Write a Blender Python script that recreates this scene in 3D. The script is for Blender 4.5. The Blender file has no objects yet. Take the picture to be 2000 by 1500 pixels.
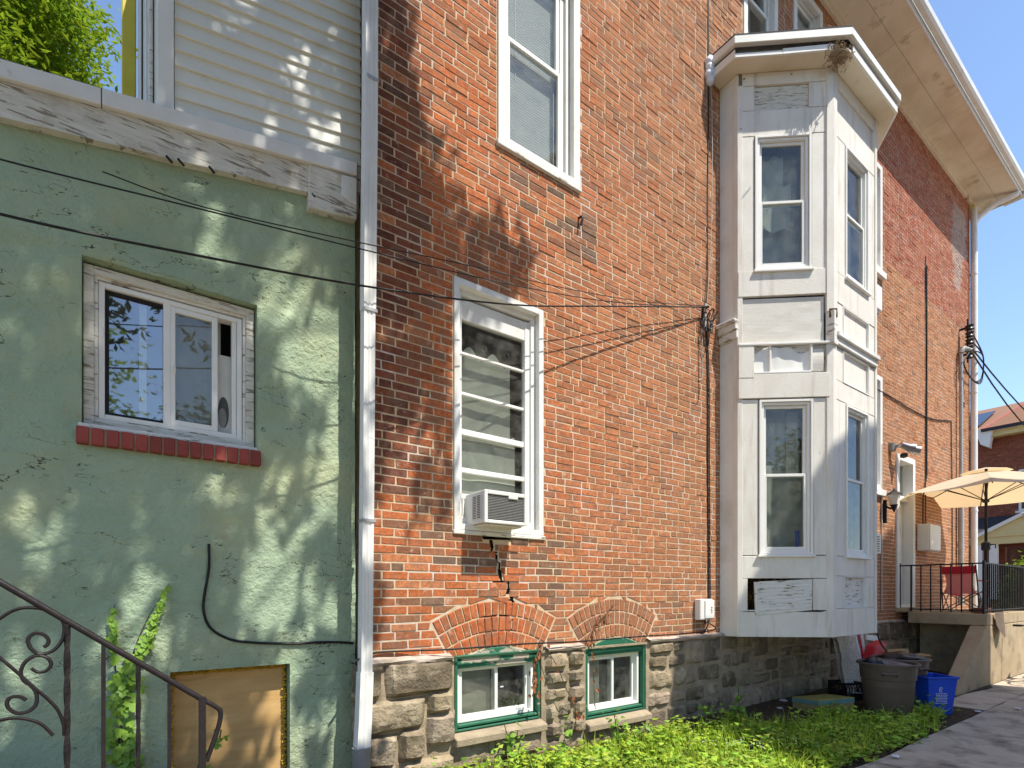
import bpy, bmesh, math, random
from math import sin, cos, pi, radians, sqrt, atan2, tan, asin, hypot
from mathutils import Vector, Matrix, noise
V = Vector
R = random.Random(11)
SC = bpy.context.scene
COL = SC.collection

# ---------------------------------------------------------------- camera, sky, sun, exposure
AXIS = radians(54.1)          # angle between the long brick wall (x axis) and the lens axis
DW, HC, FPX = 3.97, 1.5, 1050.0   # camera to wall, camera height, focal length in photo pixels
cam = bpy.data.cameras.new('camera'); camo = bpy.data.objects.new('camera', cam); COL.objects.link(camo)
camo.location = (0, -DW, HC); camo.rotation_euler = (pi/2, 0, AXIS - pi/2)
cam.sensor_width = 36; cam.lens = FPX/2000*36; cam.shift_y = (1157-750)/2000; cam.clip_end = 600; cam.clip_start = .05
SC.camera = camo
SUN_L = V((-.33, 1, -1.8)).normalized()
el = asin(-SUN_L.z); az = atan2(-SUN_L.x, -SUN_L.y)
world = bpy.data.worlds.new('World'); SC.world = world; world.use_nodes = True
wn = world.node_tree; bg = wn.nodes['Background']
sky = wn.nodes.new('ShaderNodeTexSky'); sky.sky_type = 'NISHITA'; sky.sun_disc = False
sky.sun_elevation = el; sky.sun_rotation = az; sky.air_density = 1.0; sky.dust_density = .2; sky.ozone_density = 2.4
wn.links.new(sky.outputs[0], bg.inputs[0]); bg.inputs[1].default_value = .12
sl = bpy.data.lights.new('sun', 'SUN'); sl.energy = 3.2; sl.angle = radians(.5); sl.color = (1, .95, .85)
so = bpy.data.objects.new('sun', sl); COL.objects.link(so); so.location = (5, -20, 30)
so.rotation_euler = SUN_L.to_track_quat('-Z', 'Y').to_euler()
SC.view_settings.view_transform = 'Standard'; SC.view_settings.look = 'None'
SC.view_settings.exposure = 1.17; SC.view_settings.gamma = 1; SC.view_settings.use_curve_mapping = False
SC.render.engine = 'CYCLES'; SC.cycles.max_bounces = 8; SC.cycles.transparent_max_bounces = 16; SC.cycles.use_denoising = True

# ---------------------------------------------------------------- measuring helpers
ca, sa = cos(AXIS), sin(AXIS)
def ray(px, py):
    u = (px-1000)/FPX; return V((ca+sa*u, sa-ca*u, (1157-py)/FPX))
CAM = V((0, -DW, HC))
def onY(px, py, y=0.0):
    r = ray(px, py); return CAM + r*((y+DW)/r.y)
def onZ(px, py, z=0.0):
    r = ray(px, py); return CAM + r*((z-HC)/r.z)
def onX(px, py, x):
    r = ray(px, py); return CAM + r*(x/r.x)
def project(p):
    d = p-CAM; zz = d.x*ca+d.y*sa; xx = d.x*sa-d.y*ca
    return (1000+FPX*xx/zz, 1157-FPX*d.z/zz, zz)

# ---------------------------------------------------------------- materials
MATS = {}
def pm(name, c1, c2=None, sc=6, rough=.75, bs=40, bump=.15, c3=None, sc3=3, t3=.6, w3=.06, stretch=(1,1,1),
       tint=False, metal=0, spec=.4, trans=0, bd=.01, detail=6, c4=None, sc4=1, t4=.6, w4=.1, stretch3=None, crack=None, tcol=None):
    m = bpy.data.materials.new(name); m.use_nodes = True; nt = m.node_tree; N = nt.nodes; Lk = nt.links.new
    b = N['Principled BSDF']; b.inputs['Roughness'].default_value = rough; b.inputs['Metallic'].default_value = metal
    b.inputs['Specular IOR Level'].default_value = spec
    geo = N.new('ShaderNodeNewGeometry')
    def mapped(st):
        if st == (1,1,1): return geo.outputs['Position']
        mp = N.new('ShaderNodeMapping'); mp.inputs['Scale'].default_value = st
        Lk(geo.outputs['Position'], mp.inputs[0]); return mp.outputs[0]
    def nz(scale, st=(1,1,1), det=detail):
        n = N.new('ShaderNodeTexNoise'); n.inputs['Scale'].default_value = scale; n.inputs['Detail'].default_value = det
        n.inputs['Roughness'].default_value = .6; Lk(mapped(st), n.inputs['Vector']); return n.outputs[0]
    def mix(a, bb, f, mode='MIX'):
        x = N.new('ShaderNodeMix'); x.data_type = 'RGBA'; x.blend_type = mode
        for s, val in ((x.inputs[6], a), (x.inputs[7], bb), (x.inputs[0], f)):
            if hasattr(val, 'node'): Lk(val, s)
            elif isinstance(val, (int, float)): s.default_value = val
            else: s.default_value = (*val, 1)
        return x.outputs[2]
    def ramp(src, lo, hi):
        r = N.new('ShaderNodeMapRange'); r.inputs[1].default_value = lo; r.inputs[2].default_value = hi; Lk(src, r.inputs[0]); return r.outputs[0]
    c2 = c2 or tuple(x*.85 for x in c1)
    col = mix(c1, c2, ramp(nz(sc, stretch), .3, .7))
    if tint:
        at = N.new('ShaderNodeAttribute'); at.attribute_name = 'tint'
        col = mix(col, at.outputs['Color'], 1.0, 'MULTIPLY')
    if c3: col = mix(col, c3, ramp(nz(sc3, stretch3 or stretch), t3-w3, t3+w3))
    if c4: col = mix(col, c4, ramp(nz(sc4), t4-w4, t4+w4))
    if crack:                                # hairline ridges broken into short runs
        r1 = nz(2.6, (1,1,2.4), 4)
        d = N.new('ShaderNodeMath'); d.operation = 'SUBTRACT'; Lk(r1, d.inputs[0]); d.inputs[1].default_value = .5
        e = N.new('ShaderNodeMath'); e.operation = 'ABSOLUTE'; Lk(d.outputs[0], e.inputs[0])
        f = N.new('ShaderNodeMath'); f.operation = 'MULTIPLY'; Lk(ramp(e.outputs[0], .0060, .002), f.inputs[0]); Lk(ramp(nz(3.1), .5, .57), f.inputs[1])
        col = mix(col, crack, f.outputs[0])
    Lk(col, b.inputs['Base Color'])
    if bump:
        bp = N.new('ShaderNodeBump'); bp.inputs['Strength'].default_value = bump; bp.inputs['Distance'].default_value = bd
        Lk(nz(bs, stretch, 8), bp.inputs['Height']); Lk(bp.outputs[0], b.inputs['Normal'])
    if trans:
        tr = N.new('ShaderNodeBsdfTranslucent'); Lk(col, tr.inputs[0]) if not tcol else setattr(tr.inputs[0], 'default_value', (*tcol, 1)); ms = N.new('ShaderNodeMixShader'); ms.inputs[0].default_value = trans
        Lk(b.outputs[0], ms.inputs[1]); Lk(tr.outputs[0], ms.inputs[2]); Lk(ms.outputs[0], N['Material Output'].inputs[0])
    MATS[name] = m; m['bsdf'] = 1
    return m
def glass(name, tintc=(.86,.90,.88), refl=.035, rough=.02):
    m = bpy.data.materials.new(name); m.use_nodes = True; nt = m.node_tree; N = nt.nodes; Lk = nt.links.new
    N.remove(N['Principled BSDF'])
    tr = N.new('ShaderNodeBsdfTransparent'); tr.inputs[0].default_value = (*tintc, 1)
    gl = N.new('ShaderNodeBsdfGlossy'); gl.inputs['Roughness'].default_value = rough; gl.inputs[0].default_value = (.95,.97,1,1)
    lw = N.new('ShaderNodeLayerWeight'); lw.inputs[0].default_value = .35
    ma = N.new('ShaderNodeMapRange'); ma.inputs[3].default_value = refl; ma.inputs[4].default_value = .55; Lk(lw.outputs['Fresnel'], ma.inputs[0])
    bp = N.new('ShaderNodeBump'); bp.inputs['Strength'].default_value = .02
    nz = N.new('ShaderNodeTexNoise'); nz.inputs['Scale'].default_value = 3; Lk(nz.outputs[0], bp.inputs['Height']); Lk(bp.outputs[0], gl.inputs['Normal'])
    ms = N.new('ShaderNodeMixShader'); Lk(ma.outputs[0], ms.inputs[0]); Lk(tr.outputs[0], ms.inputs[1]); Lk(gl.outputs[0], ms.inputs[2])
    # dust film
    df = N.new('ShaderNodeBsdfDiffuse'); df.inputs[0].default_value = (.42,.43,.38,1)
    n2 = N.new('ShaderNodeTexNoise'); n2.inputs['Scale'].default_value = 9; n2.inputs['Detail'].default_value = 8
    g2 = N.new('ShaderNodeNewGeometry'); Lk(g2.outputs['Position'], n2.inputs[0])
    r2 = N.new('ShaderNodeMapRange'); r2.inputs[1].default_value = .35; r2.inputs[2].default_value = .8; r2.inputs[3].default_value = .03; r2.inputs[4].default_value = .22; Lk(n2.outputs[0], r2.inputs[0])
    m2 = N.new('ShaderNodeMixShader'); Lk(r2.outputs[0], m2.inputs[0]); Lk(ms.outputs[0], m2.inputs[1]); Lk(df.outputs[0], m2.inputs[2])
    Lk(m2.outputs[0], N['Material Output'].inputs[0]); MATS[name] = m; return m

pm('brick', (1.08,1.06,1.05), (.60,.57,.55), 30, .92, 70, .7, c3=(.64,.54,.44), sc3=11, t3=.70, w3=.09, tint=True, spec=.12, bd=.008, c4=(.21,.14,.10), sc4=8.5, t4=.63, w4=.16)
pm('mortar', (.67,.52,.345), (.49,.37,.24), 9, .95, 160, .6, c3=(.62,.58,.54), sc3=2.2, t3=.6, w3=.1, spec=.1, bd=.006)
pm('crack', (.015,.011,.009), None, 20, 1, 40, .2, spec=0)
pm('stone', (.36,.285,.20), (.20,.16,.115), 7, .92, 26, .9, c3=(.46,.38,.27), sc3=5, t3=.60, w3=.08, c4=(.10,.085,.065), sc4=11, t4=.66, w4=.08, spec=.2, bd=.03, tint=True)
pm('stone_mortar', (.42,.34,.235), (.27,.215,.15), 8, .95, 60, .7, spec=.1, bd=.012)
pm('ledge', (.56,.47,.40), (.40,.33,.27), 10, .95, 40, .8, c3=(.26,.22,.17), sc3=6, t3=.6, w3=.1, spec=.1, bd=.015)
pm('white_vinyl', (.82,.81,.77), (.76,.75,.70), 3, .45, 50, .04)
pm('white_paint', (.78,.77,.74), (.70,.69,.65), 4, .6, 60, .12, c3=(.45,.40,.34), sc3=16, t3=.73, w3=.03, c4=(.60,.57,.50), sc4=2.5, t4=.62, w4=.1)
pm('worn_paint', (.76,.75,.71), (.66,.64,.58), 5, .7, 50, .3, c3=(.30,.25,.20), sc3=5, t3=.60, w3=.02, stretch=(1.2,1.2,7))
pm('peeling', (.74,.72,.65), (.60,.57,.49), 5, .75, 40, .5, c3=(.27,.22,.17), sc3=7, t3=.585, w3=.02, stretch=(1,1,9), c4=(.46,.42,.34), sc4=5, t4=.64)
pm('bay_boards', (.78,.75,.68), (.69,.65,.57), 3, .6, 50, .25, c3=(.56,.50,.43), sc3=2.2, t3=.63, w3=.10, stretch3=(5,5,.5), c4=(.36,.30,.24), sc4=13, t4=.715, w4=.02)
pm('plywood_paint', (.74,.72,.66), (.62,.58,.50), 3, .7, 30, .3, stretch=(1,1,9), c4=(.5,.45,.38), sc4=2, t4=.68)
pm('siding', (.80,.79,.70), (.75,.74,.65), 2, .5, 40, .05, c4=(.62,.59,.50), sc4=3, t4=.68)
pm('soffit', (.82,.75,.62), (.76,.68,.54), 1.5, .7, 30, .08, c3=(.40,.31,.20), sc3=2.2, t3=.66, w3=.06, c4=(.62,.52,.38), sc4=.9, t4=.58, w4=.12)
pm('yellow_paint', (.60,.50,.05), (.52,.42,.04), 4, .6, 40, .08)
pm('stucco', (.37,.465,.325), (.30,.39,.265), 2.3, .92, 30, 1.0, c3=(.40,.28,.19), sc3=4.5, t3=.70, w3=.03, c4=(.48,.52,.32), sc4=1.1, t4=.58, w4=.12, spec=.15, bd=.02, crack=(.07,.06,.04))
pm('green_paint', (.025,.15,.085), (.018,.11,.06), 6, .5, 60, .15, c3=(.42,.35,.26), sc3=7, t3=.66, w3=.02, stretch=(1,1,3))
pm('green_chip', (.025,.15,.085), (.018,.11,.06), 6, .6, 60, .2, c3=(.42,.36,.29), sc3=5, t3=.50, w3=.02, stretch=(1,1,2))
pm('ply', (.62,.40,.17), (.50,.30,.11), 2.5, .7, 30, .2, stretch=(1,1,6), c3=(.34,.19,.07), sc3=2, t3=.66, w3=.05)
pm('foam', (.62,.40,.04), (.50,.30,.02), 20, .8, 40, .8, bd=.02)
pm('sill_brick', (.30,.055,.04), (.24,.045,.035), 30, .7, 60, .2, tint=True)
pm('metal_white', (.78,.77,.74), (.69,.68,.65), 5, .4, 40, .05, c3=(.45,.44,.42), sc3=12, t3=.72, w3=.05)
pm('metal_grey', (.28,.28,.27), (.2,.2,.19), 8, .5, 40, .1, c3=(.2,.13,.08), sc3=9, t3=.62)
pm('galv', (.42,.43,.43), (.33,.34,.34), 8, .45, 40, .06, metal=.3)
pm('iron', (.022,.017,.019), (.013,.010,.011), 20, .5, 60, .2, spec=.25)
pm('cable', (.012,.011,.012), None, 20, .6, 40, 0)
pm('cable_white', (.55,.5,.44), None, 20, .6, 40, 0)
pm('curtain', (.66,.67,.58), (.56,.57,.48), 6, .9, 90, .1, trans=.3)
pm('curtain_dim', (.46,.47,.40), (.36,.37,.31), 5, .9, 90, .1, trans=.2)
pm('blind', (.82,.82,.78), (.76,.76,.72), 4, .8, 40, .05, trans=.2)
pm('sheet', (.68,.68,.64), None, 4, .7, 40, .05)
pm('interior', (.22,.21,.18), (.16,.15,.13), 2, .9, 30, .1)
pm('ac_dark', (.10,.10,.095), (.06,.06,.06), 60, .6, 60, .3)
pm('ac_fin', (.36,.36,.33), (.28,.28,.26), 30, .4, 60, .1, metal=.4)
pm('ac_case', (.72,.71,.68), (.66,.65,.61), 5, .5, 40, .04)
pm('concrete', (.44,.345,.22), (.34,.26,.165), 3, .93, 45, .5, c3=(.17,.14,.10), sc3=2.4, t3=.62, w3=.1, c4=(.42,.36,.27), sc4=7, t4=.66, spec=.15, bd=.012)
pm('path', (.58,.50,.39), (.45,.38,.29), 2.2, .93, 50, .5, c3=(.18,.145,.11), sc3=3.2, t3=.62, w3=.12, c4=(.44,.38,.30), sc4=9, t4=.68, spec=.15, bd=.012)
pm('dirt', (.12,.085,.055), (.07,.05,.033), 8, 1, 30, .9, c3=(.2,.16,.11), sc3=30, t3=.66, spec=.05, bd=.04)
pm('leaf_low', (.37,.52,.07), (.25,.41,.045), 4, .5, 30, 0, tint=True, trans=.3, spec=.3)
pm('leaf_ivy', (.30,.47,.07), (.13,.27,.03), 16, .45, 30, 0, trans=.3, spec=.3)
pm('leaf_tree', (.30,.40,.03), (.17,.28,.02), 3, .5, 30, 0, tint=True, trans=.45, spec=.3)
pm('leaf_shade', (.07,.13,.02), (.05,.10,.015), 3, .5, 30, 0, tint=True, trans=.3, spec=.3)
pm('leaf_dry', (.30,.11,.04), (.20,.07,.03), 9, .8, 30, 0)
pm('bark', (.11,.085,.06), (.06,.045,.03), 12, .95, 20, .9, stretch=(1,1,.25), bd=.03)
pm('can', (.135,.10,.075), (.11,.08,.06), 6, .6, 90, .15, c3=(.13,.11,.09), sc3=14, t3=.66)
pm('bag', (.018,.018,.022), (.012,.012,.015), 20, .28, 25, .6, bd=.02)
pm('bag_grey', (.14,.14,.18), (.09,.09,.12), 12, .3, 25, .6, bd=.02)
pm('blue', (.016,.085,.62), (.012,.07,.52), 5, .4, 60, .05)
pm('crate', (.014,.014,.016), None, 20, .45, 60, .05)
pm('foam_block', (.42,.35,.10), (.34,.28,.08), 8, .95, 40, .5, spec=.1)
pm('foam_teal', (.16,.28,.26), (.12,.22,.2), 8, .95, 40, .4, spec=.1)
pm('foam_torn', (.46,.37,.16), (.30,.23,.08), 14, .95, 20, .9, stretch=(3,3,.7), spec=.1, bd=.03)
pm('red', (.62,.02,.025), (.5,.015,.02), 8, .55, 40, .2)
pm('red_pale', (.78,.27,.24), (.72,.23,.20), 8, .8, 90, .1, trans=.25)
pm('red_deep', (.52,.018,.035), (.46,.015,.03), 8, .8, 90, .1, trans=.15)
pm('card', (.46,.30,.15), (.40,.26,.13), 6, .9, 40, .1)
pm('fleece', (.87,.83,.74), (.70,.64,.52), 14, 1, 30, 1, bd=.05, spec=.05)
pm('canopy', (.80,.70,.54), (.74,.64,.48), 3, .85, 120, .08, trans=.45, tcol=(.82,.60,.33))
pm('black_plastic', (.02,.02,.021), None, 20, .4, 40, 0)
pm('orange_plastic', (.65,.25,.02), None, 20, .4, 40, 0)
pm('rag', (.19,.14,.10), (.14,.10,.075), 20, .95, 60, .4)
pm('rock', (.5,.47,.44), (.38,.36,.33), 14, .9, 30, .7)
pm('roof_tile', (.30,.15,.085), (.22,.11,.06), 30, .9, 50, .4, stretch=(1,1,3))
pm('roof_dark', (.035,.035,.045), (.025,.025,.03), 10, .8, 40, .3)
pm('solar', (.01,.013,.03), None, 10, .15, 40, 0)
pm('far_brick', (.26,.09,.055), (.17,.06,.04), 12, .9, 40, .4, stretch=(1,1,4))
pm('cream', (.72,.60,.30), (.66,.55,.27), 4, .6, 40, .05)
pm('door_dark', (.09,.04,.025), None, 6, .5, 40, .1)
pm('straw', (.36,.27,.17), (.24,.18,.11), 30, 1, 30, .5)
pm('debris_dark', (.10,.06,.03), (.05,.03,.015), 20, 1, 25, 1, c3=(.30,.17,.05), sc3=18, t3=.6)
pm('print_white', (.75,.78,.85), None, 10, .6, 40, 0)
pm('print_black', (.01,.01,.01), None, 10, .6, 40, 0)
pm('silver', (.55,.55,.56), None, 10, .3, 40, 0, metal=.8)
pm('lamp_glass', (.7,.68,.6), None, 10, .2, 40, 0)
glass('glass'); glass('glass_dusty', (.72,.74,.7), .05)
glass('glass_mirror', (.7,.74,.73), .22); glass('glass_dark', (.5,.53,.53), .10)
M_ = MATS

# ---------------------------------------------------------------- mesh helpers
class Fr:                                   # a wall frame: u along the wall, n outward, w up
    def __init__(s, o, u): s.o = V((*o, 0)); s.u = V((*u, 0)).normalized(); s.n = V((s.u.y, -s.u.x, 0))
    def p(s, u, n, w): return s.o + s.u*u + s.n*n + V((0, 0, w))
W0 = Fr((0, 0), (1, 0))                      # brick wall
WA = Fr((0, .15), (1, 0))                    # annex wall
WORLD = {}
class MB:
    def __init__(s): s.v = []; s.f = []; s.m = []; s.t = []; s.cur = (1, 1, 1)
    def add(s, pts, faces, mi=0):
        b = len(s.v); s.v += [tuple(p) for p in pts]; s.f += [tuple(b+i for i in f) for f in faces]
        s.m += [mi]*len(faces); s.t += [s.cur]*len(faces); return s
    def hexa(s, p, mi=0):                    # p: 4 bottom (ccw seen from above) + 4 top
        return s.add(p, [(3,2,1,0),(4,5,6,7),(0,1,5,4),(1,2,6,5),(2,3,7,6),(3,0,4,7)], mi)
    def box(s, F, u0, u1, n0, n1, w0, w1, mi=0, sh=0, jit=0):   # sh: rise of w per unit u
        q = []
        for w in (w0, w1):
            for (u, n) in ((u0, n1), (u1, n1), (u1, n0), (u0, n0)):
                q.append(F.p(u+R.uniform(-jit, jit), n+R.uniform(-jit, jit)*.5, w+sh*(u-u0)+R.uniform(-jit, jit)))
        return s.hexa(q, mi)
    def bar(s, a, b, w, d=None, up=V((0,0,1)), mi=0):   # square bar from a to b
        a, b = V(a), V(b); d = d or w; t = (b-a).normalized(); x = t.cross(up)
        if x.length < 1e-4: x = t.cross(V((1,0,0)))
        x.normalize(); y = x.cross(t).normalized(); q = []
        for c in (a, b):
            for (i, j) in ((-1,-1),(1,-1),(1,1),(-1,1)): q.append(c + x*(i*w/2) + y*(j*d/2))
        return s.hexa(q, mi)
    def ring(s, F, u0, u1, n0, n1, w0, w1, t, mi=0, tb=None):  # four bars round an opening
        tb = tb or t
        s.box(F, u0, u0+t, n0, n1, w0, w1, mi); s.box(F, u1-t, u1, n0, n1, w0, w1, mi)
        s.box(F, u0+t, u1-t, n0, n1, w0, w0+tb, mi); return s.box(F, u0+t, u1-t, n0, n1, w1-t, w1, mi)
    def tube(s, pts, r, n=8, mi=0, cap=True, tw=0):
        pts = [V(p) for p in pts]; rings = []; prev = None
        rr = r if isinstance(r, (list, tuple)) else [r]*len(pts)
        for i, p in enumerate(pts):
            t = (pts[min(i+1, len(pts)-1)] - pts[max(i-1, 0)]).normalized()
            if prev is None: x = t.orthogonal().normalized()
            else:
                x = prev - t*prev.dot(t); x = x.normalized() if x.length > 1e-6 else t.orthogonal().normalized()
            prev = x; y = t.cross(x); rings.append([p + (x*cos(2*pi*k/n+tw*i) + y*sin(2*pi*k/n+tw*i))*rr[i] for k in range(n)])
        P = [q for g in rings for q in g]; Fc = []
        for i in range(len(rings)-1):
            for k in range(n): Fc.append((i*n+k, i*n+(k+1)%n, (i+1)*n+(k+1)%n, (i+1)*n+k))
        if cap: Fc += [tuple(range(n-1, -1, -1)), tuple((len(rings)-1)*n+k for k in range(n))]
        return s.add(P, Fc, mi)
    def lathe(s, c, prof, n=32, mi=0, sq=1, cap=True):
        P = []; Fc = []
        for (r, z) in prof:
            P += [V((c[0]+r*cos(2*pi*k/n), c[1]+r*sq*sin(2*pi*k/n), c[2]+z)) for k in range(n)]
        for i in range(len(prof)-1):
            for k in range(n): Fc.append((i*n+k, i*n+(k+1)%n, (i+1)*n+(k+1)%n, (i+1)*n+k))
        if cap: Fc.append(tuple(range(n-1, -1, -1)))
        return s.add(P, Fc, mi)
    def grid(s, fn, nu, nv, mi=0, thick=None):
        P = [fn(i/nu, j/nv) for j in range(nv+1) for i in range(nu+1)]; W = nu+1
        Fc = [(j*W+i, j*W+i+1, (j+1)*W+i+1, (j+1)*W+i) for j in range(nv) for i in range(nu)]
        return s.add(P, Fc, mi)
    def prism(s, poly, vec, mi=0):           # polygon (list of Vector) extruded by vec
        n = len(poly); P = [V(p) for p in poly] + [V(p)+V(vec) for p in poly]
        Fc = [tuple(range(n-1, -1, -1)), tuple(range(n, 2*n))] + [(i, (i+1)%n, n+(i+1)%n, n+i) for i in range(n)]
        return s.add(P, Fc, mi)
    def build(s, name, mats, parent=None, bevel=0, smooth=0, tint=False, fixn=True, origin=None):
        if isinstance(mats, str): mats = [mats]
        xs = [[p[i] for p in s.v] for i in range(3)]
        c = V(origin) if origin else V(((min(xs[0])+max(xs[0]))/2, (min(xs[1])+max(xs[1]))/2, min(xs[2])))
        me = bpy.data.meshes.new(name); me.from_pydata([V(p)-c for p in s.v], [], s.f)
        for m in mats: me.materials.append(M_[m])
        me.polygons.foreach_set('material_index', s.m)
        if tint:
            at = me.color_attributes.new('tint', 'FLOAT_COLOR', 'CORNER'); d = []
            for f, t in zip(s.f, s.t): d += [*t, 1]*len(f)
            at.data.foreach_set('color', d)
        if fixn or bevel:
            bm = bmesh.new(); bm.from_mesh(me)
            if fixn: bmesh.ops.recalc_face_normals(bm, faces=bm.faces)
            if bevel: bmesh.ops.bevel(bm, geom=list(bm.edges), offset=bevel, segments=1, affect='EDGES', clamp_overlap=True)
            bm.to_mesh(me); bm.free()
        if smooth:
            me.shade_smooth(); me.set_sharp_from_angle(angle=radians(smooth))
        o = bpy.data.objects.new(name, me); COL.objects.link(o)
        WORLD[o.name] = c.copy()
        if parent: o.parent = parent; o.location = c - WORLD[parent.name]
        else: o.location = c
        return o
def tag(o, label, cat=None, group=None, kind=None):
    if label: o['label'] = label
    if cat: o['category'] = cat
    if group: o['group'] = group
    if kind: o['kind'] = kind
    return o
def thing(name, label, cat, loc, group=None):
    o = bpy.data.objects.new(name, None); COL.objects.link(o); o.location = loc; o.empty_display_size = .1
    WORLD[o.name] = V(loc); return tag(o, label, cat, group)
def part_empty(name, loc, parent):
    o = bpy.data.objects.new(name, None); COL.objects.link(o); o.parent = parent; o.location = V(loc)-WORLD[parent.name]
    o.empty_display_size = .1; WORLD[o.name] = V(loc); return o
def place(name, me, parent, loc, rot=(0,0,0), scl=1):
    o = bpy.data.objects.new(name, me); COL.objects.link(o); o.parent = parent; o.location = V(loc)-WORLD[parent.name]
    o.rotation_euler = rot; o.scale = (scl,)*3 if isinstance(scl, (int, float)) else scl; return o
def smooth_path(pts, k=6):                   # Catmull-Rom
    pts = [V(p) for p in pts]; out = []
    for i in range(len(pts)-1):
        p0, p1, p2, p3 = pts[max(i-1,0)], pts[i], pts[i+1], pts[min(i+2, len(pts)-1)]
        for j in range(k):
            t = j/k
            out.append(.5*((2*p1) + (p2-p0)*t + (2*p0-5*p1+4*p2-p3)*t*t + (3*p1-p0-3*p2+p3)*t**3))
    return out + [pts[-1]]
def nz(x, y=0, z=0): return noise.noise(V((x, y, z)))
# ================================================================= GROUND
def ground_z(x, y):
    z = -.10 + .10*max(0, min(1, (y+1.5)/1.3)) + .02*nz(x*1.3, y*1.3)
    return z if y > -1.75 else -.10
m = MB()
xs = [-60, -20, -8] + [-4+.25*i for i in range(100)] + [24, 40, 90]; ys = [-80, -30, -12, -6, -3, -2.2] + [-1.95+.13*i for i in range(18)] + [2, 12, 80]
for j in range(len(ys)-1):
    for i in range(len(xs)-1):
        m.add([V((xs[a], ys[b], ground_z(xs[a], ys[b])-(.03 if ys[b] < -1.8 else 0))) for (a, b) in ((i,j),(i+1,j),(i+1,j+1),(i,j+1))], [(0,1,2,3)])
tag(m.build('ground', 'dirt', smooth=60), 'bare brown dirt along the foot of the house', None, None, 'structure')
# concrete path in slabs, joints recessed
m = MB(); x = -6.0
cuts = [-6, -3.6, -1.2, 1.2, 3.6, 5.7, 7.55, 9.4, 11.6, 14, 16.5, 19, 22]
for a, b in zip(cuts, cuts[1:]):
    for (y0, y1) in ([(-1.845, -1.32)] if a > 8 else [])+[(-3.2, -1.86)]+[ (-4.6, -3.215), (-6.0, -4.615)]:
        k = 6
        def fn(u, v, a=a, b=b, y0=y0, y1=y1):
            X = a+.008+(b-a-.016)*u; Y = y0+(y1-y0)*v
            wob = .05*nz(X*.9, 3.1) if (y1 == -1.86 and v == 1) else 0
            return V((X, Y+wob, -.088+.006*nz(X*.8, Y*.8)+.004*nz(a*3.1, y0)))
        m.grid(fn, k, k)
        m.box(Fr((0,0),(1,0)), a+.008, b-.008, -y1, -y0, -.14, -.1)
tag(m.build('path', 'path', smooth=30, fixn=True), 'worn concrete path of large slabs beside the house', None, None, 'structure')
m = MB(); m.box(Fr((0,0),(1,0)), 22, 45, -60, 60, -.2, -.096)
tag(m.build('road', 'path'), 'grey road in front of the houses across the street', None, None, 'structure')

# ================================================================= BRICK HOUSE
house = thing('brick_house', 'red brick three-storey house with white bay window and rough stone basement', 'house', (8.9, 0, 0))
HOLES = [(2.26,3.24,2.03,4.18), (2.71,3.71,5.54,7.65), (6.64,7.51,8.6,10.55), (7.96,8.86,8.6,10.55),
         (10.2,11.15,7.26,9.2), (10.2,11.15,3.34,5.4), (11.8,12.72,1.13,4.13), (6.25,8.95,1.1,7.8)]
ARCH = [(2.72, .04, .98, radians(28.7)), (4.215, .186, .844, radians(32.2))]
RING = .135
X0, X1, ZT, ZB = 1.52, 16.3, 10.8, .985
# --- mortar wall with openings
def wall_cells(m, F, x0, x1, z0, z1, holes, n=0.0, rev=.28, mi=0, xtra=(), ztra=()):
    us = sorted({x0, x1, *[h[0] for h in holes], *[h[1] for h in holes], *xtra}); ws = sorted({z0, z1, *[h[2] for h in holes], *[h[3] for h in holes], *ztra})
    us = [u for u in us if x0 <= u <= x1]; ws = [w for w in ws if z0 <= w <= z1]
    for i in range(len(us)-1):
        for j in range(len(ws)-1):
            cu, cw = (us[i]+us[i+1])/2, (ws[j]+ws[j+1])/2
            if any(h[0] < cu < h[1] and h[2] < cw < h[3] for h in holes): continue
            m.add([F.p(us[i],n,ws[j]), F.p(us[i+1],n,ws[j]), F.p(us[i+1],n,ws[j+1]), F.p(us[i],n,ws[j+1])], [(0,1,2,3)], mi)
            m.add([F.p(us[i],n-rev,ws[j]), F.p(us[i+1],n-rev,ws[j]), F.p(us[i+1],n-rev,ws[j+1]), F.p(us[i],n-rev,ws[j+1])], [(3,2,1,0)], mi)
    for (a, b, c, d) in holes:
        c2 = max(c, z0); d2 = min(d, z1)
        for (p, q) in (((a,c2),(a,d2)), ((b,d2),(b,c2)), ((b,c2),(a,c2)), ((a,d2),(b,d2))):
            m.add([F.p(p[0],n,p[1]), F.p(q[0],n,q[1]), F.p(q[0],n-rev,q[1]), F.p(p[0],n-rev,p[1])], [(0,1,2,3)], mi)
m = MB(); wall_cells(m, W0, X0+.004, X1-.004, ZB-.05, ZT, HOLES + [(2.27,3.17,.5,.96), (3.78,4.65,.5,.92)])
m.build('wall', 'mortar', house, fixn=False)
m = MB()                                     # unseen sides, floors and back of the house
WK = Fr((0, 0), (1, 0))
m.box(WK, X0+.02, X0+.3, -9, -.29, -.1, ZT); m.box(WK, X1-.3, X1-.02, -9, -.29, -.1, ZT); m.box(WK, X0+.31, X1-.31, -9, -8.7, -.1, ZT)
m.build('side_wall', 'far_brick', house)
m = MB()
for z in (1.0, 4.55, 8.0, 10.72): m.box(WK, X0+.305, X1-.305, -8.69, -.285, z, z+.06)
m.box(WK, X0+.305, X1-.305, -3.6, -3.5, 1.07, 10.7)
for xx in (5.2, 9.6): m.box(WK, xx, xx+.1, -3.49, -.29, 1.07, 10.7)
m.build('inner_wall', 'interior', house)
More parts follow.
